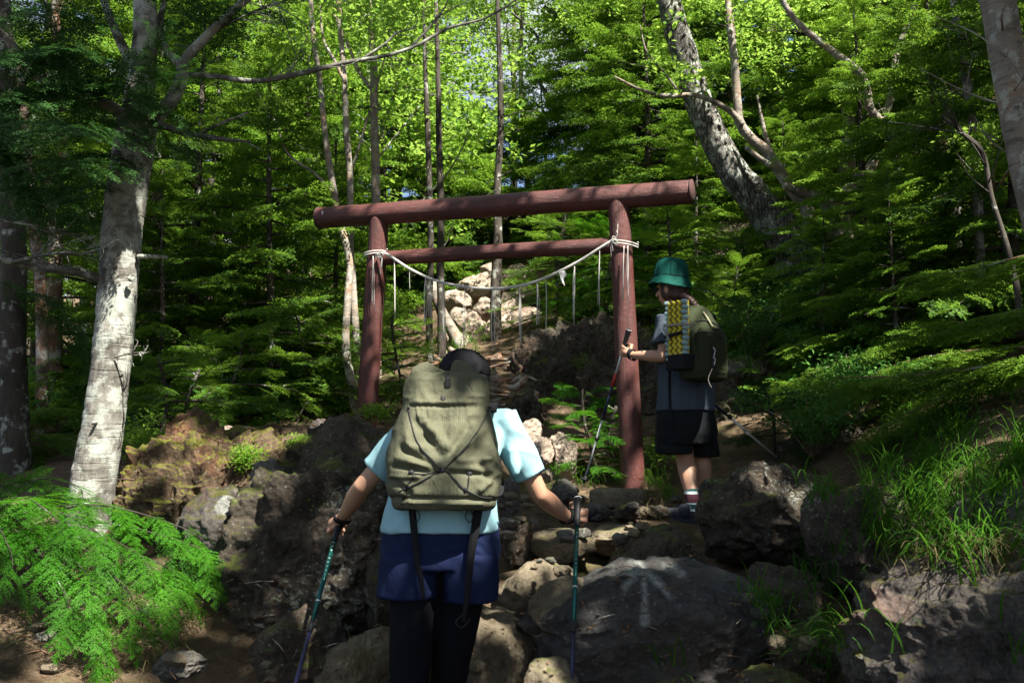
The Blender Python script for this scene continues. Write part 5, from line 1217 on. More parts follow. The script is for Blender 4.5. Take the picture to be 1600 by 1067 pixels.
# ---- background forest: templates, then copies on the slope
def template_trees():
    T = []
    for s, H, R, z0, nb, tr in ((1, 7.5, 1.9, 1.0, 74, .10), (2, 9.0, 2.1, 1.6, 84, .12), (3, 6.0, 1.7, .5, 64, .08), (4, 10.5, 2.2, 2.6, 88, .14), (5, 4.2, 1.35, .25, 50, .055)):
        T.append(('conifer', H, conifer(s, H, R, z0, nb, tr, dead=8), ('bark_dark', 'bark_brown', 'bark_dark', 'bark_grey', 'bark_dark')[s-1], ('fir', 'fir', 'fir', 'fir', 'fir')[s-1]))
    for s, H, R, z0, tr, nc in ((6, 8.5, 2.4, 3.0, .08, 260), (7, 10.5, 2.8, 4.0, .10, 310), (8, 6.0, 2.0, 1.5, .06, 240)):
        T.append(('broadleaf_tree', H, broadtree(s, H, R, z0, tr, nc), ('bark_birch', 'bark_birch', 'bark_grey')[s-6], 'broad'))
    return T
TT = template_trees(); SRC = [None]*len(TT)
NLAB = {'conifer': ('green conifer standing in the dense forest on the slope beyond the gate', 'conifer', 'conifers of the forest behind'), 'broadleaf_tree': ('light green broadleaf tree in the forest on the slope beyond the gate', 'tree', 'broadleaf trees of the forest behind')}
def put(k, x, y, s, rz):
    name, H, geo, bk, lf = TT[k]; z = h1(x, y)-.08; lab, cat, grp = NLAB[name]
    if SRC[k] is None:
        e = plant_tree(name, (x, y, z), geo, bk, lf, lab, cat, grp); SRC[k] = e; e.rotation_euler[2] = rz; e.scale = (s, s, s*1.0)
    else: copy_tree(SRC[k], (x, y, z), rz, s)
def colx(px, Y): return at(px, 500, Y)[0]
rgf = random.Random(11)
PLACED = []
def tryput(k, px, Y, s, dmin=.9):
    x = colx(px, Y)
    if any((x-a)**2+(Y-b)**2 < dmin**2 for a, b in PLACED): return
    PLACED.append((x, Y)); put(k, x, Y, s, rgf.uniform(0, 6.28))
for k, px, Y, s in [(2, 300, 9.6, .75), (4, 420, 9.0, .8), (0, 330, 12.5, .9), (2, 470, 12.0, .9), (0, 600, 14.5, .9), (1, 400, 15, 1), (4, 520, 10.3, .7), (2, 230, 11.5, 1.), (4, 90, 8.8, .8), (0, 60, 11.5, 1.), (3, 180, 14, 1), (4, 250, 8.6, .55),
                    (4, 655, 16.0, .8), (1, 620, 17.5, 1.), (0, 930, 15.2, .7), (2, 985, 13.6, .8), (1, 1010, 15.5, .9), (4, 930, 11.8, .5), (2, 1010, 11.6, .72), (0, 1080, 13.6, .95), (2, 1160, 12.8, .85), (4, 1090, 10.6, .5),
                    (0, 1280, 14.5, 1.), (4, 1340, 10.8, .8), (2, 1440, 11.4, .95), (0, 1560, 12.4, 1.), (4, 1230, 10.2, .45), (2, 1350, 8.9, .55), (4, 1480, 8.0, .75), (4, 1600, 7.4, .8), (2, 1640, 9.4, .9), (4, 1560, 9.6, .9), (0, 1500, 14.5, 1.),
                    (4, 1400, 7.3, .42), (4, 1290, 8.0, .36), (5, 830, 19.5, .9), (6, 1060, 17.5, 1.), (5, 1130, 16, 1.1), (6, 1220, 18.5, 1.1), (5, 1340, 16.5, 1.1), (6, 540, 19, 1.), (7, 440, 13.8, 1.1), (7, 590, 12.6, 1.0), (5, 500, 16.5, 1.1), (7, 1420, 14.0, 1.1), (6, 660, 21, 1.0)]:
    tryput(k, px, Y, s, .5)
for _ in range(215):
    Y = rgf.uniform(13, 46); px = rgf.uniform(-150, 1750)
    if Y < 22 and 640 < px < 850: continue
    wb = .75 if 380 < px < 1180 else .35
    k = rgf.choice([5, 6, 6, 7]) if rgf.random() < wb else rgf.choice([0, 1, 2, 3, 1, 3])
    # openings to the sky stay free of tall trees
    if (620 < px < 1010 or 160 < px < 420 or 540 < px < 620) and Y > 16 and rgf.random() < .95: continue
    tryput(k, px, Y, rgf.uniform(.75, 1.1), 1.6+Y*.024)
print('background trees', len(PLACED))
# ------------------------------------------------------------------ the individual trees of the photograph
def trunk_px(path, widths, Y, n=16, noise_=.05, seed=0, samples=60, dY=None, ground=True, sink=.15):
    """path of photo pixels traced at depth Y; widths in pixels"""
    Ys = np.linspace(Y, Y+(dY or 0), len(path)); P = [at(x, y, q) for (x, y), q in zip(path, Ys)]
    r = np.interp(np.linspace(0, 1, len(path)), np.linspace(0, 1, len(widths)), widths)*.5*pxm(Y)
    if ground: P = [P[0]+(P[0]-P[1])*(.05)-np.array([0, 0, sink])]+P; r = np.r_[r[0]*1.15, r]
    return tube(P, r, n, samples=samples, noise=noise_, nscale=7, seed=seed)
def along(C, s):
    C = np.asarray(C); t = np.linspace(0, 1, len(C)); return np.array([np.interp(s, t, C[:, k]) for k in range(3)]).T
def bough(C, fr, step, fs, seed, start=.15, spread=.9, droop=-.1, both=True, dens=1.):
    """fronds along a branch polyline C"""
    r = RS_(seed); C = spline(np.asarray(C, float), 30); L = np.linalg.norm(np.diff(C, axis=0), axis=1).sum(); n = max(3, int(L/step)); P = []; D = []; S = []
    for k in range(n):
        f = start+(1-start)*(k+1)/n; q = along(C, f); d = nrm(along(C, min(1, f+.02))-along(C, f-.04)); sd = nrm(np.cross([0, 0, 1], d))
        for s in ((-1, 1) if k < n-1 else (0, -1, 1)):
            if r.uniform() > dens: continue
            P.append(q+r.normal(0, .01, 3)); D.append(d+sd*s*spread*r.uniform(.7, 1.2)+np.array([0, 0, droop+r.uniform(-.15, .12)])); S.append(fs*r.uniform(.65, 1.05)*(1-.35*f))
    P = np.array(P); return scatter(fr, P, basis(np.array(D), r.normal(0, .2, len(P))), np.array(S), r.randint(0, len(fr), len(P)))
def twiggy(C, seed, n=10, ln=.25, rad=.004, up=.0):
    """bare side twigs on a dead branch"""
    r = RS_(seed); out = []; C = spline(np.asarray(C, float), 30)
    for k in range(n):
        f = r.uniform(.25, 1); q = along(C, f); d = nrm(along(C, min(1, f+.03))-along(C, f-.03)); e = nrm(d+r.normal(0, .7, 3)+np.array([0, 0, up])); l = ln*r.uniform(.4, 1.2)
        p = np.array([q, q+e*l*.5+r.normal(0, .015, 3), q+e*l+r.normal(0, .03, 3)]); out.append(tube(spline(p, 7), np.linspace(rad, rad*.35, 7), 4))
        for j in range(2):
            b = p[0]*.5+p[2]*.5; e2 = nrm(e+r.normal(0, .6, 3)); out.append(tube([b, b+e2*l*.4], [rad*.5, rad*.25], 3))
    return out
# pale fir at the left
e = empty('fir_tree', at(148, 812, 5.45), 'big fir with pale sunlit bark and dark crown at the left', 'fir tree')
TP = [(140, 815), (148, 740), (163, 650), (176, 550), (184, 450), (193, 340), (207, 245), (217, 180)]
V, F = trunk_px(TP, [74, 66, 62, 60, 60, 62, 64, 64], 5.45, 40, .035, 3, 160); Vm, Fm = V, F
V[:, :] = V+vnormals(V, F)*(.004*fbm(V*30, 3, 5))[:, None]
parts = [(V, F)]
def limbp(path, w, Y, dY=0, seed=0, n=10, noise_=.08): return trunk_px(path, w, Y, n, noise_, seed, 40, dY, False)
parts += [limbp([(212, 205), (222, 120), (228, 50), (226, -30), (228, -160)], [52, 44, 38, 32, 20], 5.45, .1, 1, 20), limbp([(225, 200), (262, 165), (282, 130), (290, 95), (330, 50), (395, -10), (440, -50)], [26, 22, 20, 17, 15, 12, 8], 5.45, -.3, 2, 14),
          limbp([(212, 205), (180, 170), (130, 150), (60, 120), (10, 60), (-40, 20)], [24, 18, 16, 14, 12, 8], 5.45, -.6, 3), limbp([(288, 105), (262, 80), (250, 40), (262, -20)], [16, 13, 11, 8], 5.42, .2, 4), limbp([(222, 130), (190, 70), (165, 10), (150, -40)], [20, 16, 13, 9], 5.45, .2, 5)]
obj('trunk', *merge(parts), M['bark_pale'], e)
kn = [ellipsoid(at(x, y, 5.45-w), (a, .016, b), 3) for x, y, w, a, b in ((148, 660, .128, .008, .010), (203, 435, .108, .016, .022))]
V, F = merge(kn); V = V+.008*fbm(V*40, 3, 3)[:, None]; tag(obj('knot', V, F, M['bark_pale'], e), kind='stuff')
def dbranch(path, w, Y, dY, seed, nt=8, ln=.25, up=0.):
    dead = [limbp(path, w, Y, dY, seed, 8, .10)]; Ys = np.linspace(Y, Y+dY, len(path)); dead.extend(twiggy([at(x, y, q) for (x, y), q in zip(path, Ys)], seed, nt, ln, up=up)); obj('dead_branch', *merge(dead), M['bark_grey'], e)
dbranch([(292, 118), (340, 120), (400, 127), (470, 115), (540, 98), (600, 88), (650, 72), (700, 45), (760, 28), (815, -5)], [9, 9, 9, 9, 8, 7, 6, 5, 4, 3], 5.4, .35, 11, 10, .3, .2)
dbranch([(640, 76), (665, 50), (690, 20), (705, -10)], [4, 4, 3, 2], 5.65, .1, 12, 4, .2)
dbranch([(560, 96), (600, 70), (620, 52), (648, 45)], [5, 4, 3, 2], 5.6, .1, 13, 4, .2)
dbranch([(240, 192), (290, 208), (335, 216), (392, 222)], [13, 10, 8, 3], 5.4, -.15, 14, 8, .14)
dbranch([(310, 210), (350, 192), (388, 176)], [5, 4, 3], 5.4, -.1, 15, 3, .1)
dbranch([(165, 440), (120, 425), (60, 418), (0, 406), (-60, 400)], [16, 14, 12, 10, 8], 5.45, -.5, 16, 14, .35, .3)
dbranch([(20, 410), (60, 400), (100, 395), (145, 398)], [6, 5, 4, 2], 5.1, 0, 17, 10, .3, .2)
dbranch([(0, 345), (50, 352), (95, 362)], [4, 3, 2], 5.0, .1, 27, 9, .25, .1)
dbranch([(215, 401), (245, 401), (262, 402)], [8, 7, 5], 5.4, .0, 18, 0)
dbranch([(180, 558), (205, 552), (225, 550)], [3, 2, 1.5], 5.35, -.1, 19, 6, .12)
dbranch([(330, 50), (370, 30), (420, 10), (480, -10)], [8, 6, 4, 3], 5.3, -.1, 20, 22, .35, .1)
cr = []
BR = [([(180, 165), (120, 140), (50, 150), (-30, 170)], 5.4, -.9), ([(200, 120), (140, 90), (70, 80), (-20, 90)], 5.3, -.8), ([(190, 80), (130, 40), (60, 20), (0, 30)], 5.3, -.6), ([(225, 60), (180, 10), (120, -30), (60, -40)], 5.4, -.3),
      ([(205, 230), (150, 240), (90, 250), (20, 240)], 5.5, -.7), ([(210, 200), (250, 160), (260, 120), (240, 80)], 5.3, -.4), ([(228, 20), (270, 0), (330, -20), (400, -30)], 5.3, -.3), ([(200, 200), (160, 200), (110, 205), (60, 190)], 5.4, -1.2),
      ([(290, 95), (300, 60), (310, 20), (300, -30)], 5.4, .2), ([(215, 160), (180, 130), (150, 120), (100, 60)], 5.5, .6), ([(10, 60), (-20, 120), (0, 200), (30, 260)], 4.8, .1), ([(200, 300), (150, 290), (110, 300), (60, 320)], 5.6, .4), ([(150, 10), (100, 60), (60, 120), (40, 200)], 5.2, -.5),
      ([(0, 0), (40, 50), (90, 90), (140, 130)], 5.0, .3), ([(-30, 260), (20, 290), (70, 300), (120, 340)], 6.2, .4), ([(-30, 420), (30, 450), (80, 470), (120, 520)], 6.6, .4), ([(230, 40), (200, 100), (230, 150), (270, 180)], 5.25, -.2)]
for i, (p, Y, dY) in enumerate(BR):
    C = [at(x, y, Y+dY*k/3) for k, (x, y) in enumerate(p)]; cr.append(bough(C, FR_M, .10, .85, 40+i, .05)); cr.append(bough([c+np.array([0, .15, -.12]) for c in C], FR_M, .12, .8, 90+i, .1))
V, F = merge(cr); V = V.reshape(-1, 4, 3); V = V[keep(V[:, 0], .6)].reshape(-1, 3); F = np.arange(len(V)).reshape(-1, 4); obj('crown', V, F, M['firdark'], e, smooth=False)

def px_tree(name, label, cat, limbs, bark, leafm=None, sprays=None, group=None, n=14, noise_=.06, bare=None):
    """limbs: [(path,widths,Y,dY)], first is the trunk"""
    p0, w0, Y0, d0 = limbs[0]; b = at(p0[0][0], p0[0][1], Y0); e = empty(name, b, label, cat, group)
    parts = [trunk_px(p0, w0, Y0, max(n, 10), noise_, len(label), 90, d0, True, .25)]+[trunk_px(p, w, Y, 10, noise_, i, 50, d, False) for i, (p, w, Y, d) in enumerate(limbs[1:])]
    if bare: parts += bare
    obj('trunk', *merge(parts), M[bark], e)
    if sprays: V, F = sprays; obj('crown', V, F, M[leafm], e, smooth=False)
    return e
def leafcloud(boxes, ls, seed, sc=1.):
    """boxes: (px0,px1,py0,py1,Y0,Y1,count)"""
    r = RS_(seed); P = []
    for x0, x1, y0, y1, a, b, n in boxes:
        cx, cy = (x0+x1)/2, (y0+y1)/2
        for _ in range(n):
            u, v = r.normal(0, .42, 2); P.append(at(cx+u*(x1-x0)/2*1.2, cy+v*(y1-y0)/2*1.2, r.uniform(a, b)))
    P = np.array(P); D = r.normal(size=P.shape); D[:, 2] *= .3
    return scatter(ls, P, basis(D), sc*r.uniform(.6, 1.2, len(P)), r.randint(0, len(ls), len(P)))
px_tree('birch_tree', 'slender pale birch, left stem of the pair behind the left gate pillar', 'birch', [([(556, 660), (549, 600), (540, 540), (543, 470), (546, 410), (532, 350), (520, 290), (508, 210), (500, 130), (490, 60), (484, -20), (480, -120)], [14, 14, 13, 12, 12, 12, 11, 10, 9, 9, 8, 5], 8.5, .4), ([(520, 300), (490, 270), (450, 240), (430, 190), (400, 140)], [5, 4, 4, 3, 2], 8.6, .3)], 'bark_birch', 'broad', leafcloud([(380, 600, -80, 90, 7.8, 9.6, 34), (400, 560, 90, 190, 8.2, 9.4, 16)], LS_C, 5, .8))
px_tree('birch_tree', 'slender pale birch, right stem of the pair behind the left gate pillar', 'birch', [([(562, 664), (560, 600), (556, 520), (551, 440), (547, 360), (547, 280), (541, 200), (538, 120), (531, 40), (528, -40), (526, -140)], [13, 13, 12, 11, 11, 10, 10, 9, 9, 8, 5], 8.7, .3), ([(540, 130), (520, 90), (505, 60), (500, 10)], [6, 5, 4, 3], 8.8, .2)], 'bark_birch', 'broad', leafcloud([(480, 660, -100, 60, 8, 9.6, 26)], LS_C, 6, .8))
px_tree('birch_tree', 'orange tinged birch with a forked top right of the slender pair', 'birch', [([(590, 640), (588, 500), (588, 380), (587, 280), (585, 180), (584, 110), (580, 50), (577, 10), (570, -60)], [15, 15, 15, 14, 14, 13, 11, 9, 6], 9.6, .2), ([(585, 145), (560, 110), (540, 60), (520, 20)], [8, 7, 5, 4], 9.7, .2), ([(545, 280), (570, 200), (590, 130), (607, 70)], [5, 4, 4, 2], 9.5, -.2)], 'bark_birch', 'broad', leafcloud([(520, 680, -60, 120, 9, 10.6, 30)], LS_C, 7, .8))
for i, (path, w, Y, bk, lab) in enumerate([([(672, 560), (670, 480), (673, 400), (671, 300), (668, 200), (664, 90), (662, -40)], [12, 11, 11, 10, 9, 7, 5], 10.2, 'bark_dark', 'dark slim trunk left of the pair seen through the gate'),
        ([(690, 572), (690, 500), (688, 420), (689, 330), (686, 220), (684, 100), (680, -30)], [15, 13, 12, 12, 10, 8, 6], 9.8, 'bark_dark', 'grey slim trunk right of the pair seen through the gate'),
        ([(776, 548), (774, 460), (778, 380), (777, 300), (782, 200), (781, 100), (776, -20)], [19, 17, 15, 12, 11, 9, 6], 10.4, 'bark_dark', 'dark straight trunk seen through the middle of the gate'),
        ([(382, 640), (384, 520), (380, 400), (384, 300), (380, 200), (376, 60)], [15, 14, 13, 12, 10, 7], 13.0, 'bark_birch', 'thin pale trunk in the shade between the big fir and the gate'),
        ([(25, 760), (22, 640), (18, 520), (22, 400), (14, 280), (8, 120), (0, -40)], [46, 44, 42, 40, 38, 34, 30], 6.9, 'bark_dark', 'thick dark trunk at the left edge'),
        ([(88, 640), (84, 520), (86, 400), (80, 300), (96, 240), (90, 120), (86, -20)], [24, 23, 22, 20, 19, 16, 12], 8.6, 'bark_brown', 'red brown trunk flecked with sun left of the big fir'),
        ([(60, 700), (66, 560), (62, 430), (48, 330), (40, 200), (30, 80)], [20, 19, 18, 17, 15, 12], 7.8, 'bark_brown', 'leaning brown trunk next to the thick dark trunk'),
        ([(250, 700), (246, 600), (250, 480), (246, 380), (250, 260)], [24, 22, 20, 18, 14], 9.4, 'bark_dark', 'dark trunk in the shade just right of the big fir'),
        ([(330, 650), (334, 560), (328, 470), (332, 380), (330, 280)], [15, 14, 13, 12, 10], 10.8, 'bark_dark', 'thin dark trunk deep in the shade left of the gate'),
        ([(450, 630), (446, 560), (450, 480), (447, 400), (452, 300)], [12, 12, 11, 10, 8], 11.6, 'bark_brown', 'thin brown trunk in the forest left of the birches'),
        ([(410, 640), (400, 590), (392, 540), (388, 500)], [18, 16, 14, 12], 11.0, 'bark_birch', 'short sunlit trunk leaning in the dark forest left of the birches'),
        ([(1322, 360), (1324, 270), (1325, 200), (1326, 140), (1318, 70), (1312, 10), (1308, -60)], [30, 27, 25, 23, 21, 18, 14], 10.6, 'bark_birch', 'thick pale grey trunk above the fan of curved branches'),
        ([(1532, 430), (1528, 320), (1522, 220), (1512, 140), (1502, 80), (1490, 10), (1484, -60)], [15, 15, 14, 14, 13, 11, 8], 7.4, 'bark_grey', 'slim grey trunk near the right edge'),
        ([(1496, 400), (1494, 330), (1490, 260), (1496, 180), (1520, 90), (1530, 20)], [16, 16, 16, 18, 18, 14], 9.0, 'bark_grey', 'grey trunk bending right beside the slim grey one'),
        ([(1690, 640), (1650, 470), (1615, 310), (1596, 220), (1580, 130), (1562, 20), (1548, -60)], [42, 44, 48, 52, 54, 56, 56], 4.7, 'bark_birch', 'smooth near trunk leaning in at the top right corner'),
        ([(1590, 460), (1575, 390), (1550, 310), (1535, 240), (1500, 205), (1470, 180)], [10, 9, 8, 8, 6, 4], 6.0, 'bark_dark', 'thin dark crooked stem in front of the right hand firs'),
        ([(1418, 500), (1412, 420), (1406, 330), (1398, 240), (1385, 200), (1360, 170), (1348, 120), (1300, 80), (1250, 40), (1222, 0), (1200, -50)], [13, 13, 13, 14, 15, 14, 13, 12, 10, 9, 7], 8.6, 'bark_birch', 'long crooked pale trunk sweeping up to the left over the slope')]):
    px_tree('tree', lab, 'tree', [(path, w, Y, .25)], bk, n=16 if max(w) > 25 else 10, bare=twiggy([at(x, y, Y+.1) for x, y in path[1:]], i, 10, .5, .006))
# leaning scaly tree and its neighbours on the right
e = px_tree('tree', 'big leaning tree with scaly grey bark to the right of the gate', 'tree', [([(1245, 395), (1215, 355), (1180, 310), (1150, 275), (1120, 225), (1100, 180), (1085, 140), (1068, 80), (1052, 30), (1040, -20), (1025, -90)], [74, 62, 54, 50, 48, 46, 44, 42, 40, 38, 34], 9.9, .2)], 'bark_plate', 'broad', leafcloud([(900, 1200, -140, 10, 9, 11.5, 70), (1120, 1240, 20, 140, 10.5, 12, 18)], LS_C, 8, .8), n=28, noise_=.07)
px_tree('tree', 'curving pale many stemmed tree right behind the leaning tree', 'tree', [([(1262, 330), (1240, 300), (1222, 275), (1200, 240), (1172, 215), (1155, 190), (1152, 160), (1148, 100), (1140, 40), (1134, -40)], [22, 19, 18, 17, 16, 15, 14, 13, 11, 8], 9.5, -.1), ([(1160, 195), (1135, 170), (1090, 150), (1040, 150), (1000, 140), (960, 120)], [12, 10, 8, 7, 5, 3], 9.4, -.3),
        ([(1155, 190), (1145, 120), (1148, 60), (1140, 0)], [7, 6, 5, 3], 9.4, .2), ([(1222, 275), (1200, 225), (1190, 185), (1183, 150)], [9, 8, 6, 3], 9.6, 0), ([(1215, 265), (1190, 250), (1165, 230)], [11, 9, 7], 9.3, -.1), ([(1065, 150), (1035, 110), (1010, 80), (1000, 40)], [5, 4, 3, 2], 9.3, 0)], 'bark_birch', 'broad', leafcloud([(960, 1120, 60, 170, 8.8, 10, 10), (1100, 1260, -60, 60, 9, 11, 36)], LS_C, 9, .8))
px_tree('tree', 'stump like tree with a fan of curved branches on the right slope', 'tree', [([(1312, 335), (1330, 300), (1350, 270), (1380, 235), (1400, 210)], [36, 28, 24, 18, 12], 9.4, 0), ([(1330, 300), (1360, 250), (1390, 160), (1400, 90), (1425, 20), (1440, -30)], [18, 14, 12, 11, 9, 6], 9.4, .2), ([(1312, 335), (1280, 310), (1250, 300), (1225, 290)], [26, 20, 16, 10], 9.3, -.2), ([(1300, 340), (1297, 360)], [8, 8], 9.2, -.05),
        ([(1328, 130), (1350, 80), (1368, 30), (1378, -20)], [13, 11, 9, 7], 10.5, .1)], 'bark_birch', 'broad', leafcloud([(1270, 1480, -60, 120, 9, 11.5, 70), (1240, 1340, 230, 340, 8.8, 9.6, 12)], LS_C, 10, .7))
px_tree('tree', 'gnarled tree with a bent limb high above the gate', 'tree', [([(938, 460), (936, 360), (932, 260), (934, 190), (938, 120), (942, 50), (944, -20)], [30, 28, 27, 26, 22, 16, 12], 16.0, .2), ([(932, 185), (905, 172), (880, 168), (860, 160), (850, 140)], [16, 15, 13, 12, 8], 16, 0), ([(940, 60), (905, 55), (885, 50), (875, 30), (850, 10)], [10, 9, 9, 7, 5], 16, 0), ([(860, 160), (830, 100), (840, 60), (800, 20)], [7, 6, 5, 4], 16, 0)], 'bark_plate', 'broad', leafcloud([(780, 1010, -50, 150, 15, 18, 75), (800, 900, 150, 260, 15, 18, 18)], LS_C, 12, 1.1))
# pale leaning root behind the rope
px_tree('tree', 'pale leaning trunk rising left from the roots under the rope', 'tree', [([(722, 548), (708, 520), (694, 495), (683, 470), (676, 440)], [22, 20, 17, 15, 13], 10.6, .1)], 'bark_birch')

# ------------------------------------------------------------------ near bush at the left, small firs, shrubs
def rnd(seed): return RS_(seed)
def bush(name, label, cat, stems, fr, leafm, step, fs, bark='bark_brown', group=None, droop=-.25, dens=1., sr=.006, spread=1.):
    """stems: list of world polylines"""
    b = np.array(stems[0][0]); e = empty(name, b, label, cat, group); W_ = []; cr = []
    for i, s in enumerate(stems):
        C = spline(np.asarray(s, float), 14); W_.append(tube(C, np.linspace(sr*1.4, sr*.4, 14), 6)); cr.append(bough(s, fr, step, fs, 300+i+len(label), .12, spread, droop, dens=dens))
    obj('stem', *merge(W_), M[bark], e); V, F = merge(cr); obj('foliage', V, F, M[leafm], e, smooth=False); return e
r = rnd(5); st = []
root = at(-60, 900, 5.0); root[2] = .85
ends = [(70, 772, 5.0), (130, 778, 5.1), (190, 812, 5.0), (255, 830, 4.9), (305, 848, 4.85), (328, 878, 4.75), (285, 915, 4.6), (255, 935, 4.5), (210, 950, 4.4), (160, 1000, 4.3), (110, 960, 4.3),
        (100, 840, 4.5), (170, 860, 4.5), (230, 890, 4.5), (150, 930, 4.35), (30, 810, 4.8), (20, 890, 4.4), (-20, 850, 4.6)]
for x, y, Y in ends:
    E = at(x, y, Y); mid = root*.45+E*.55+np.array([0, 0, .22+r.uniform(0, .08)]); st.append([root+r.normal(0, .05, 3), root*.75+E*.25+np.array([0, 0, .2]), mid, E*.85+mid*.15+np.array([0, 0, .05]), E])
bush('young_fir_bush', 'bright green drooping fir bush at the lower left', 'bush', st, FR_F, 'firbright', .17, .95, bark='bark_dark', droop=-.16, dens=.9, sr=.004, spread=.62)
st = []
for x, y, Y in [(30, 600, 7.6), (80, 640, 7.4), (130, 690, 7.2), (10, 700, 7.2), (60, 720, 7.0)]:
    E = at(x, y, Y); b = at(-20, 740, 7.4); st.append([b, b*.5+E*.5+np.array([0, 0, .15]), E])
bush('fir_sapling', 'dim green fir sapling low behind the big fir at the left edge', 'sapling', st, FR_M, 'fir', .09, .9)
def sapling(px, py, Y, Hh, R, nb, label, leafm='firbright', fr=FR_M, seed=1, fs=.7, name='fir_sapling'):
    p = at(px, py, Y); p[2] = surf(p[0], p[1], p[2]+.6) if abs(surf(p[0], p[1], p[2]+.6)-p[2]) < .5 else p[2]
    g = conifer(seed, Hh, R, .08, nb, .012, fr, fs=fs); return plant_tree(name, p-np.array([0, 0, .03]), g, 'bark_dark', leafm, label, 'sapling')
sapling(925, 745, 7.3, .70, .26, 22, 'small sunlit fir sapling left of the right gate pillar', seed=21, fs=.55)
sapling(965, 735, 7.45, .45, .22, 14, 'tiny fir sapling tucked behind the right gate pillar', seed=22, fs=.5)
sapling(300, 660, 7.3, .55, .55, 16, 'low dark fir sapling on the bank behind the mossy boulder', 'fir', seed=23, fs=.8)
sapling(360, 650, 7.9, .8, .6, 20, 'fir sapling between the mossy boulder and the forest', 'fir', seed=24, fs=.8)
sapling(240, 700, 6.8, .7, .5, 18, 'fir sapling standing close to the right side of the big fir trunk', 'fir', seed=25, fs=.8)
sapling(470, 640, 8.6, .9, .7, 24, 'fir sapling left of the birch pair', 'fir', seed=26, fs=.9)
sapling(620, 640, 8.9, .8, .55, 20, 'fir sapling just right of the left gate pillar', 'fir', seed=27, fs=.9)
sapling(1160, 560, 9.0, .9, .6, 24, 'fir sapling on top of the rock wall right of the grey hiker', 'fir', seed=28, fs=.8)
sapling(880, 500, 10.3, 1.2, .8, 30, 'fir sapling behind the lichen outcrop', 'fir', seed=29, fs=.9)
sapling(950, 490, 10.0, 1.0, .8, 26, 'bright fir sapling above the outcrop near the right pillar', 'firbright', seed=30, fs=.9)
sapling(1040, 520, 9.5, 1.3, .8, 30, 'fir sapling right behind the teal hat', 'fir', seed=31, fs=.9)
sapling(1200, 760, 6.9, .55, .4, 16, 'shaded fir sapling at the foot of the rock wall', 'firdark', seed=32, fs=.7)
def leafy(px, py, Y, Hh, R, n, label, leafm='shrub', seed=1, ls=LS_M, sc=.6, name='shrub'):
    p = at(px, py, Y); r = RS_(seed); p[2] = min(p[2], surf(p[0], p[1], p[2]+.5)+.02) if surf(p[0], p[1], p[2]+.5) > p[2]-.6 else p[2]
    e = empty(name, p, label, name.replace('_', ' ')); W_ = []; P = []
    for k in range(max(3, n//9)):
        a = r.uniform(0, 6.28); E = p+np.array([math.cos(a)*R*r.uniform(.2, 1), math.sin(a)*R*r.uniform(.2, 1), Hh*r.uniform(.5, 1)]); C = spline([p, p*.5+E*.5+np.array([0, 0, Hh*.15]), E], 8); W_.append(tube(C, np.linspace(.005, .002, 8), 4))
        for j in range(9): P.append(along(C, r.uniform(.3, 1))+r.normal(0, .06*Hh+.01, 3))
    P = np.array(P); D = r.normal(size=P.shape); D[:, 2] *= .3
    obj('stem', *merge(W_), M['bark_brown'], e); V, F = scatter(ls, P, basis(D), sc*r.uniform(.6, 1.2, len(P)), r.randint(0, len(ls), len(P))); obj('foliage', V, F, M[leafm], e, smooth=False)
leafy(1180, 530, 8.6, .75, .45, 160, 'small leaved pale green shrub right of the grey hiker pack', seed=3)
leafy(1250, 520, 8.8, .6, .45, 120, 'small leaved shrub higher up beside the pale green one', seed=4)
leafy(1225, 480, 9.4, .6, .45, 110, 'feathery shrub under the leaning tree', seed=5)
leafy(1290, 560, 8.0, .5, .5, 110, 'low dark shrub on the rock wall', seed=6)
leafy(1270, 700, 6.6, .5, .5, 120, 'dim shrub growing from the dark gap right of the rock wall', seed=7)
leafy(1340, 660, 6.8, .5, .5, 100, 'dim leafy shrub below the right hand firs', seed=8)
leafy(1030, 735, 7.2, .30, .12, 18, 'little broad leaved seedling between pillar and grey hiker', 'broad', seed=9, sc=.7, name='seedling')
leafy(225, 730, 6.4, .35, .3, 40, 'leafy seedling left of the mossy boulder', 'broad', seed=10, sc=.7, name='seedling')
leafy(385, 712, 5.5, .13, .06, 9, 'tiny seedling on the mossy boulder', 'broad', seed=11, sc=.45, name='seedling')
leafy(470, 700, 5.8, .08, .06, 9, 'tiny seedling on the broad dark rock', 'broad', seed=12, sc=.35, name='seedling')
leafy(486, 806, 4.85, .07, .05, 9, 'tiny seedling in a crack left of the elbow', 'broad', seed=13, sc=.35, name='seedling')
leafy(500, 690, 6.3, .16, .12, 18, 'seedling beside the left pillar foot', 'broad', seed=14, sc=.5, name='seedling')
leafy(600, 655, 7.7, .2, .15, 27, 'seedling at the right side of the left pillar foot', 'broad', seed=15, sc=.5, name='seedling')
leafy(1555, 300, 7.0, .5, .5, 60, 'leafy twigs hanging near the right edge trunk', 'broad', seed=16, sc=.9)
leafy(905, 580, 8.3, .15, .08, 9, 'tiny seedling on the face of the lichen outcrop', 'broad', seed=17, sc=.35, name='seedling')
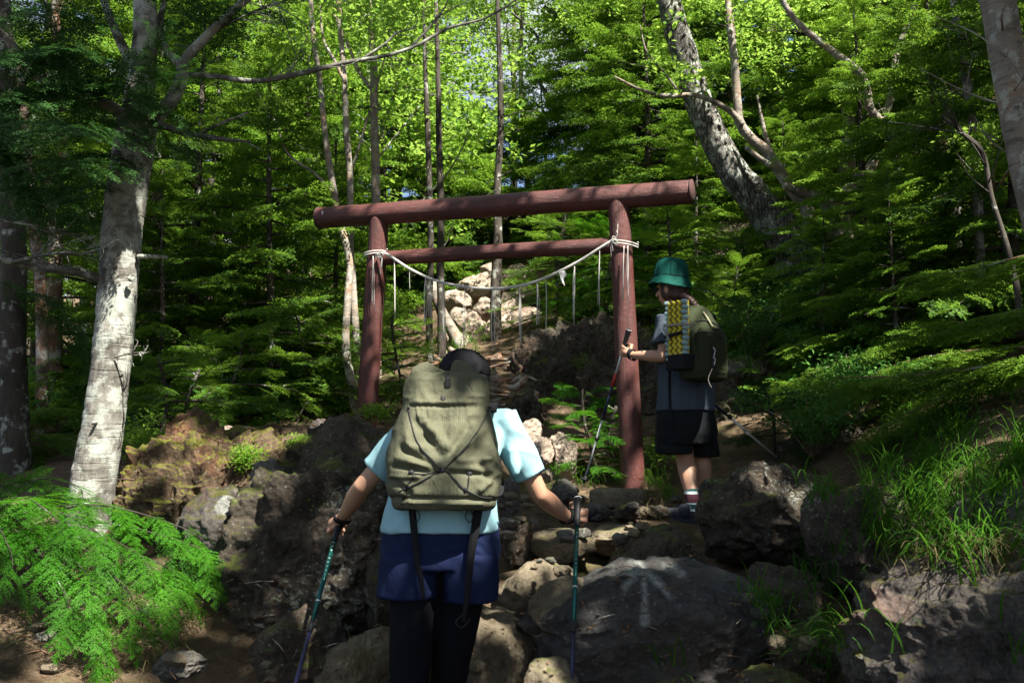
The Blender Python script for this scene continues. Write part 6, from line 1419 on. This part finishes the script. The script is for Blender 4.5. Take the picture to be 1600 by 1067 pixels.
# long fir boughs reaching in from the right
RB_ = []
for i, (p, Y, dY) in enumerate([([(1720, 520), (1600, 560), (1450, 585), (1300, 590)], 5.4, .6), ([(1700, 380), (1600, 400), (1520, 420), (1450, 430)], 5.2, .3), ([(1720, 470), (1620, 480), (1520, 500), (1440, 510)], 5.6, .4), ([(1700, 560), (1600, 570), (1500, 575), (1380, 590)], 5.6, .4), ([(1620, 440), (1500, 440), (1400, 450), (1300, 470)], 7.2, .3),
        ([(1620, 500), (1500, 520), (1380, 540), (1230, 600)], 7.0, .2), ([(1560, 460), (1440, 500), (1330, 520), (1240, 540)], 7.4, .2), ([(1650, 330), (1540, 340), (1440, 350), (1350, 360)], 7.3, .2), ([(1640, 400), (1500, 400), (1400, 400), (1300, 420)], 7.4, .3), ([(1500, 600), (1420, 620), (1340, 650), (1280, 690)], 6.8, .2), ([(1600, 600), (1500, 610), (1430, 640), (1370, 670)], 6.2, .1),
        ([(1620, 250), (1540, 260), (1450, 280), (1380, 300)], 7.5, .2), ([(1640, 170), (1560, 200), (1500, 230), (1440, 250)], 7.6, .2), ([(1620, 540), (1500, 550), (1400, 570), (1300, 620)], 6.6, .1)]):
    C = [at(x, y, Y+dY*k/3) for k, (x, y) in enumerate(p)]; RB_.append(C)
b = at(1760, 560, 5.9); b[2] = h1(b[0], b[1]); e = empty('fir_tree', b, 'young fir reaching long layered boughs in from the right edge', 'fir tree')
parts = [tube([b-np.array([0, 0, .1]), b+np.array([0, .3, 1.5]), b+np.array([.1, .6, 4.2])], [.06, .05, .02], 12, samples=30)]; cr = []
for i, C in enumerate(RB_):
    hub = np.array([b[0]+.05, b[1]+.3+.15*(C[0][1]-5), C[0][2]+.05]); parts.append(tube(spline([hub]+C, 24), np.linspace(.012, .003, 24), 6)); cr.append(bough(C, FR_M, .075, .85, 500+i, .0)); cr.append(bough([c+np.array([.05, .12, -.05]) for c in C], FR_M, .10, .7, 600+i, .1))
obj('trunk', *merge(parts), M['bark_brown'], e); V, F = merge(cr); obj('crown', V, F, M['fir'], e, smooth=False)

# ------------------------------------------------------------------ grass, litter, ground cover, roots
def blades(P, Ls, Ds, w, seed, seg=5):
    r = RS_(seed); n = len(P); a = r.uniform(0, 2*PI, n); out = np.array([np.cos(a), np.sin(a), np.zeros(n)]).T*.6+Ds; out[:, 2] = 0; out = nrm3(out)
    el = r.uniform(1.0, 1.5, n); curl = r.uniform(1.0, 2.4, n); q = P.copy(); rows = []; wd = np.c_[-out[:, 1], out[:, 0], np.zeros(n)]
    for k in range(seg+1):
        ww = w*r.uniform(.9, 1.1, n)*(1-(k/seg)**1.5)+.0005; rows.append(np.stack([q-wd*ww[:, None]/2, q+wd*ww[:, None]/2], 1))
        th = el-curl*(k+.5)/seg; q = q+(out*np.cos(th)[:, None]+np.array([0, 0, 1.])*np.sin(th)[:, None])*(Ls/seg)[:, None]
    R = np.stack(rows, 1); m = (seg+1)*2; V = R.reshape(-1, 3); base = np.arange(n)[:, None]*m; F = []
    for k in range(seg): F.append(base+np.array([[2*k, 2*k+1, 2*k+3, 2*k+2]]))
    return V, np.concatenate(F)
def grass(label, zones, seed, w=.006, L=(.14, .36), mat='grass', lean=(-.5, -.4)):
    """zones: (px0,px1,py0,py1,tufts,blades)"""
    r = random.Random(seed); rn = RS_(seed); P = []
    for x0, x1, y0, y1, nt, nb in zones:
        for _ in range(nt):
            c = pixel_surf(r.uniform(x0, x1), r.uniform(y0, y1), 14)
            if c is None: continue
            for _ in range(nb):
                x, y = c[0]+r.gauss(0, .035), c[1]+r.gauss(0, .035); P.append((x, y, min(c[2]+.06, surf(x, y, c[2]+.15))-.01))
    P = np.array(P); Ls = rn.uniform(L[0], L[1], len(P)); Ds = np.broadcast_to(np.array([lean[0], lean[1], 0]), P.shape)
    V, F = blades(P, Ls, Ds, w, seed); o = obj('grass', V, F, M[mat], smooth=False); tag(o, label, 'grass', kind='stuff')
grass('long green grass hanging over the bank at the right', [(1370, 1620, 690, 780, 38, 22), (1400, 1620, 620, 700, 20, 16), (1350, 1480, 770, 830, 34, 16), (1340, 1600, 830, 872, 34, 12), (1480, 1600, 790, 870, 14, 12)], 1)
grass('dark tufts of grass between the foreground rocks', [(1255, 1330, 870, 980, 14, 14), (1180, 1230, 930, 1010, 7, 18), (1250, 1330, 980, 1067, 12, 12), (1390, 1430, 1010, 1050, 1, 10), (1030, 1080, 1040, 1067, 3, 10), (1560, 1600, 1000, 1060, 3, 8), (1200, 1330, 745, 790, 8, 10)], 2, L=(.12, .28))
grass('grass on the slope behind the grey hiker', [(1140, 1330, 520, 580, 40, 16), (830, 960, 740, 770, 10, 10), (1000, 1060, 740, 790, 12, 10), (690, 760, 500, 560, 16, 12), (600, 660, 600, 640, 8, 10)], 3, w=.006, L=(.1, .26))
grass('dry straw coloured grass on the banks', [(1380, 1600, 840, 880, 26, 12), (1130, 1330, 560, 600, 16, 12), (990, 1100, 760, 800, 16, 12), (1500, 1600, 560, 650, 20, 12), (555, 610, 1020, 1067, 10, 16), (150, 420, 950, 1067, 12, 6)], 4, w=.003, L=(.08, .25), mat='drygrass')
def litter():
    r = random.Random(9); P = []
    for x0, x1, y0, y1, n in [(560, 1100, 740, 1067, 2600), (0, 560, 900, 1067, 1500), (1130, 1300, 880, 1067, 500), (1350, 1600, 830, 870, 200), (1350, 1600, 440, 700, 900), (250, 700, 600, 700, 900), (640, 860, 520, 680, 1000), (0, 300, 640, 830, 400), (980, 1330, 540, 760, 500)]:
        for _ in range(n//2):
            p = pixel_surf(r.uniform(x0, x1), r.uniform(y0, y1), 16)
            if p is not None: P.append(p)
    P = np.array(P); n = len(P); rn = RS_(4); D = rn.normal(size=(n, 3)); D[:, 2] *= .25
    T = [np.array([[0, 0, 0], [.5, .22, .06], [1, 0, .02], [.5, -.22, .06]]), np.array([[0, 0, 0], [.45, .04, .02], [1, .0, .0], [.45, -.03, .01]]), np.array([[0, 0, 0], [.4, .3, .02], [.9, .1, .12], [.5, -.3, .08]])]
    V, F = scatter(T, P+np.array([0, 0, .005]), basis(D, rn.normal(0, .4, n)), rn.uniform(.012, .030, n), rn.randint(0, 3, n)); o = obj('leaf_litter', V, F, M['litter'], smooth=False); tag(o, 'brown fallen leaves and needles scattered on ground and rocks', 'leaf litter', kind='stuff')
    P2 = P[::14]; parts = []
    for p in P2:
        d = nrm([r.gauss(0, 1), r.gauss(0, 1), r.gauss(0, .12)]); l = r.uniform(.03, .14); parts.append(tube([p-d*l/2+[0, 0, .006], p+[0, 0, .012], p+d*l/2+[0, 0, .006]], [.002, .003, .0015], 4))
    o = obj('fallen_twigs', *merge(parts), M['bark_brown']); tag(o, 'thin fallen twigs scattered over ground and rocks', 'twigs', kind='stuff')
litter()
def cover():
    rn = RS_(14); n = 6400; Y = rn.uniform(7.5, 26, n)**1.0; px = rn.uniform(-60, 1660, n); x = (px-800)/FPX*Y; z = height(x, Y)
    path = np.interp(Y, [7, 9, 10, 13, 16], [0.1, -.5, -.6, -.4, -.2]); k = ((abs(x-path) > .9+.04*Y) | ((Y > 14.3) & (px < 870))) & (fbm(np.c_[x, Y, z]*.5, 2, 6) > -.25); x, Y, z = x[k], Y[k], z[k]; n = len(x)
    P = np.c_[x, Y, z+rn.uniform(.02, .35, n)]; D = rn.normal(size=(n, 3)); D[:, 2] *= .2
    m = rn.uniform(size=n) < .55
    V, F = scatter(FR_C, P[m], basis(D[m]), rn.uniform(.35, .8, m.sum()), rn.randint(0, 3, m.sum())); o = obj('undergrowth', V, F, M['fir'], smooth=False); tag(o, 'low conifer seedlings and fern like cover on the forest floor', 'undergrowth', kind='stuff')
    m = ~m; V, F = scatter(LS_C, P[m], basis(D[m]), rn.uniform(.4, .9, m.sum()), rn.randint(0, 3, m.sum())); o = obj('undergrowth', V, F, M['shrub'], smooth=False); tag(o, 'low broad leaved cover on the forest floor', 'undergrowth', kind='stuff')
cover()
r = random.Random(33)
for i in range(16):
    x0, y0 = r.uniform(690, 830), r.uniform(540, 610); pts = []
    for k in range(6): 
        p = pixel_surf(x0+k*r.uniform(-16, 16)-k*4, y0+k*r.uniform(2, 12), 16)
        if p is not None and (not pts or np.linalg.norm(p-pts[-1]) < .7): pts.append(p+np.array([0, 0, .012+.02*math.sin(k*2+i)]))
    if len(pts) > 2:
        V, F = tube(pts, np.linspace(r.uniform(.02, .035), .010, len(pts)), 8, samples=30, noise=.2, nscale=14, seed=i); o = obj('tree_root', V, F, M['bark_brown']); tag(o, 'gnarled brown root in the tangle of roots on the path beyond the gate', 'root', 'tangled roots across the path')
V, F = tube([at(745, 560, 9.6)-[0, 0, .1], at(780, 600, 9.2)-[0, 0, .02], at(820, 575, 9.0), at(842, 552, 9.0)-[0, 0, .1]], [.03, .028, .022, .015], 8, samples=30, noise=.15, nscale=12); o = obj('tree_root', V, F, M['bark_brown']); tag(o, 'long root arching over the lichen outcrop edge', 'root')
for i, (px, Y, H_, R_) in enumerate([(690, 15.5, 2.4, 1.1), (745, 16.5, 2.8, 1.2), (800, 15.8, 2.6, 1.1), (650, 17.5, 3.2, 1.4), (850, 17, 3.0, 1.3), (720, 18.5, 3.4, 1.4), (780, 19.5, 3.6, 1.5)]):
    x = colx(px, Y); z = h1(x, Y); g = conifer(60+i, H_, R_, .15, 34, .03); plant_tree('fir_sapling', (x, Y, z-.05), g, 'bark_dark', 'fir', 'bushy young fir on the slope above the sunlit scree behind the gate', 'young fir', 'young firs above the scree')
